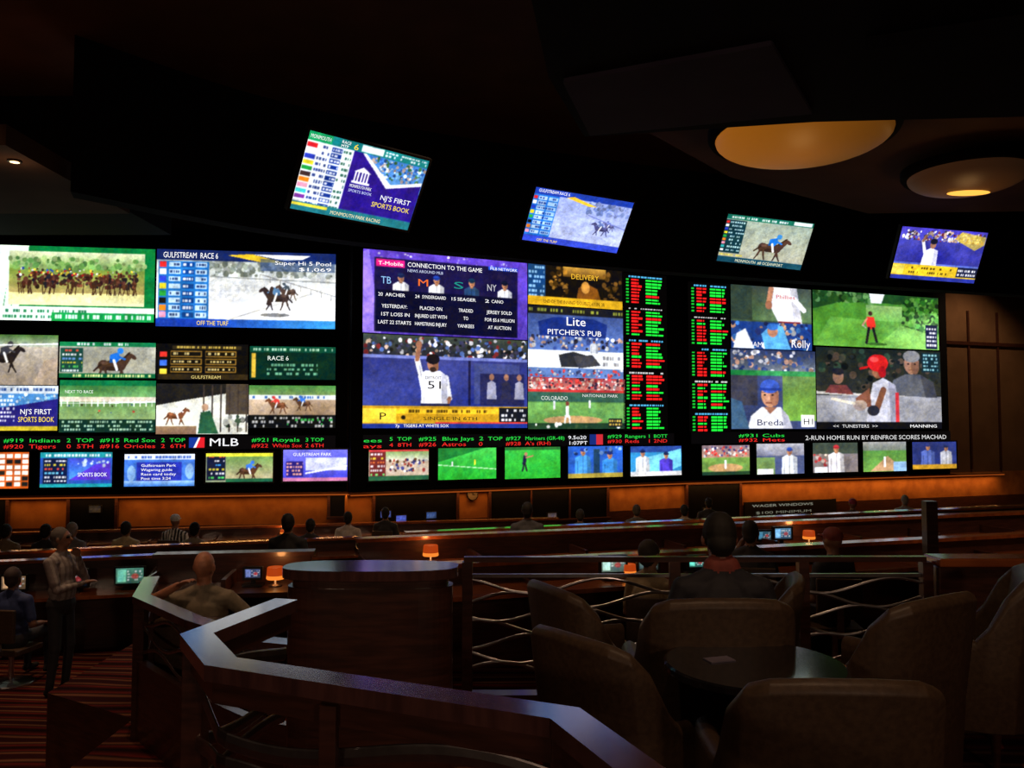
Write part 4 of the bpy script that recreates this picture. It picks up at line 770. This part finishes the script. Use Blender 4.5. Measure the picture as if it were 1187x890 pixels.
    best=np.full(nf,1e9); tag=np.zeros(nf,int); tags=['skin','shirt','pants','hair','shoe','eye','lip','cap','collar']
    for p in pr:
        if p[0]=='e': q=(C-p[1])/p[2]; dd=(np.linalg.norm(q,axis=1)-1)*p[2].min()
        else:
            ab=p[2]-p[1]; t=np.clip(((C-p[1])@ab)/max(ab@ab,1e-9),0,1); dd=np.linalg.norm(C-p[1]-t[:,None]*ab,axis=1)-(p[3]+(p[4]-p[3])*t)
        if p[5] in('eye','lip','hair','cap'): dd=dd-.004
        k=dd<best; best[k]=dd[k]; tag[k]=tags.index(p[5])
    mats=[tone(skin,'skin'),tone(shirt,'shirt_fabric'),tone(pants,'trouser_fabric'),tone(hair,'hair'),tone((.01,.01,.01),'shoe_leather'),tone((.01,.008,.008),'eye'),tone((skin[0]*.7,skin[1]*.5,skin[2]*.5),'lip'),tone(cap or (.1,.02,.02),'cap_fabric'),tone(collar or (.1,.02,.02),'collar_fabric')]
    if stripes: mats.append(tone(stripes,'stripe_fabric')); k=(tag==1)&(np.sin(C[:,0]*110)>0); tag[k]=9
    for m in mats: m2.materials.append(m)
    m2.polygons.foreach_set('material_index',tag); m2.polygons.foreach_set('use_smooth',[True]*nf); m2.update()
    m2.name=name; o=bpy.data.objects.new(name,m2); COL.objects.link(o); o.location=loc; o.rotation_euler=(0,0,math.radians(yaw)); o.scale=(scale,)*3
    return o
person('seated_man',((838-CX)/F*3.70,3.70,-.03),-3,shirt=(.012,.012,.02),voxel=.009,L=((-.27,.05,1.16),(-.16,.28,1.14)),Rr=((.27,.05,1.16),(.16,.28,1.14)),lean=9,headpitch=-10,skin=(.34,.13,.08),scale=.95,collar=(.20,.035,.025))
p=Vector(((240-CX)/F*6.3,6.35,FM)); chair(p.x,p.y+.02,FM,0,.93)
person('seated_man',(p.x,p.y,FM),4,shirt=(.30,.25,.17),skin=(.55,.24,.14),bald=True,voxel=.010,L=((-.42,-.02,1.40),(-.16,-.12,1.55)),Rr=((.36,.02,1.24),(.34,.26,1.12)),lean=-4,headyaw=-10)
person('standing_man',Vector(((77-CX)/F*9.0,9.0,FL)),-100,seated=False,shirt=(.40,.36,.34),pants=(.03,.03,.035),skin=(.36,.18,.11),hair=(.12,.10,.09),voxel=.011,sleeve='long',stripes=(.27,.22,.21),L=((-.22,.12,1.2),(-.05,.16,1.46)),Rr=((.2,.1,1.14),(-.05,.22,1.18)),headyaw=10,headpitch=5)
def seat(px,topy,fz,**kw):
    H=1.295; d=(EYE-(fz+H))*F/(topy-HZ); x=(px-CX)/F*d
    person('seated_spectator',(x,d,fz),kw.pop('yaw',-8),True,voxel=kw.pop('voxel',.018),**kw)
    b=MB(); b.box(-.22,-.2,.35,.22,.22,.41,M_leather); b.box(-.2,-.24,.5,.2,-.19,.86,M_leather); b.rev([(.03,.04),(.03,.35)],M_metal,n=10); b.rev([(.24,0),(.24,.02),(.03,.05)],M_metal,n=20); b.box(-.03,-.25,.33,.03,-.18,.6,M_metal)
    c=b.obj('desk_chair',bevel=.015); c.location=(x,d,fz); c.rotation_euler=(0,0,math.radians(-8))
seat(752,624,FM,voxel=.012,shirt=(.40,.30,.17),skin=(.4,.22,.14),hair=(.04,.03,.02),yaw=-50)
seat(868,602,FM,voxel=.012,shirt=(.012,.012,.015),skin=(.2,.1,.06),yaw=-30,L=((-.3,.1,1.2),(-.12,.14,1.55)))
seat(962,610,FM,voxel=.012,shirt=(.015,.015,.02),skin=(.25,.12,.07),cap=(.2,.03,.02),yaw=25)
seat(737,584,FL,shirt=(.14,.12,.11),skin=(.4,.2,.13),hair=(.10,.08,.06))
seat(672,589,FL,shirt=(.08,.08,.08),skin=(.4,.2,.13),hair=(.05,.04,.03)); seat(707,602,FL,shirt=(.25,.10,.06))
seat(792,584,FL,shirt=(.5,.40,.3),skin=(.4,.2,.13)); seat(986,577,FL,shirt=(.08,.05,.05),cap=(.4,.05,.10)); seat(1046,573,FL,shirt=(.45,.42,.42),hair=(.3,.27,.24)); seat(820,576,FL,shirt=(.02,.02,.02))
for px,ty,sh,kw in [(150,603,(.85,.7,.42),{}),(206,595,(.03,.03,.03),dict(stripes=(.85,.85,.85),cap=(.7,.7,.7))),(229,604,(.7,.6,.45),{}),(88,604,(.25,.23,.25),dict(hair=(.35,.3,.27))),(12,606,(.4,.28,.16),{}),(58,606,(.06,.06,.07),{}),(405,592,(.75,.65,.58),{}),(362,600,(.04,.04,.045),{}),(22,655,(.03,.05,.16),dict(hair=(.05,.03,.03))),(448,587,(.03,.03,.03),{})]:
    seat(px,ty,FL,shirt=sh,**kw)
def stand(px,topy,fz,**kw):
    d=(EYE-(fz+1.785))*F/(topy-HZ); return person('standing_spectator',((px-CX)/F*d,d,fz),kw.pop('yaw',0),False,voxel=.018,**kw)
stand(611,581,FL,shirt=(.10,.10,.11),sleeve='long',hair=(.02,.015,.01)); stand(336,594,FL,shirt=(.02,.02,.022),L=((-.25,.1,1.2),(-.1,.25,1.3)))

# ---------------------------------------------------------------- light
def area(name,loc,rot,sx,sy,e,c):
    l=bpy.data.lights.new(name,'AREA'); l.shape='RECTANGLE'; l.size=sx; l.size_y=sy; l.energy=e; l.color=c; o=bpy.data.objects.new(name,l); COL.objects.link(o); o.location=loc; o.rotation_euler=rot; return o
for k,e in (('L',34),('C',42),('R',85)):
    a,u,n=secframe(k); u0,u1=ext[k]
    if k=='R': u1-=1.6
    c=a+u*((u0+u1)/2)+n*-.06; ang=math.atan2(u.y,u.x)
    area('cove_strip_light',(c.x,c.y,zbot-.06),(math.radians(-20),0,ang),u1-u0,.05,e,(1,.43,.11))
def spot(x,y,z,e,c=(1,.62,.36),ang=75,aim=None):  # unseen fill spot with a made-up ceiling fixture, added to brighten the room
    l=bpy.data.lights.new('fill_spot_lamp','SPOT'); l.energy=e; l.color=c; l.spot_size=math.radians(ang); l.spot_blend=.7; l.shadow_soft_size=.08
    b=MB(); b.rev([(.07,0),(.1,-.01),(.1,.03)],M_metal); b.rev([(0,.01),(.07,.01)],emat((255,200,140),2.0,'lamp_glow')); o=b.obj('recessed_or_fill_downlight'); o.location=(x,y,z-.012)
    q=bpy.data.objects.new('lamp',l); COL.objects.link(q); q.parent=o; q.location=(0,0,-.06)
    if aim: q.rotation_euler=(Vector(aim)-Vector((x,y,z))).to_track_quat('-Z','Y').to_euler()
spot(1.6,1.6,CZ,190); spot(-.8,1.2,CZ,100,aim=(-.6,2.6,1)); spot(-2.5,5.8,CZ,260,ang=45); spot(-5.0,8.4,CZ,420,ang=40); spot(-4.2,5.5,CZ,110,c=(1,.5,.3))
spot(-7,9.2,CZ,520,aim=(-7,13,-1),ang=80); spot(0,9.3,CZ,300,aim=(-.5,13.5,-1),ang=90); spot(-1.5,8.8,CZ,260,aim=(3,11,-1),ang=90)
spot(7.5,6.2,CZ,500,aim=(8,12,-.5),ang=100); spot(13.6,21.4,CZ,330,aim=(13.2,23.3,1.5),ang=95)
for x in (-3.5,2.5):  # warm fill added behind the camera to lift chairs, rails and coffer
    area('rear_fill_lamp',(x,-3.85,2.7),(math.radians(95),0,0),.6,.3,42,(1,.66,.45))
    b=MB(); b.box(x-.32,-3.99,2.52,x+.32,-3.9,2.88,M_metal); b.obj('rear_fill_housing')  # housing made up to go with the added fill
w=bpy.data.worlds.new('world'); sc.world=w; w.use_nodes=True; w.node_tree.nodes['Background'].inputs[0].default_value=(.02,.012,.01,1); w.node_tree.nodes['Background'].inputs[1].default_value=.3
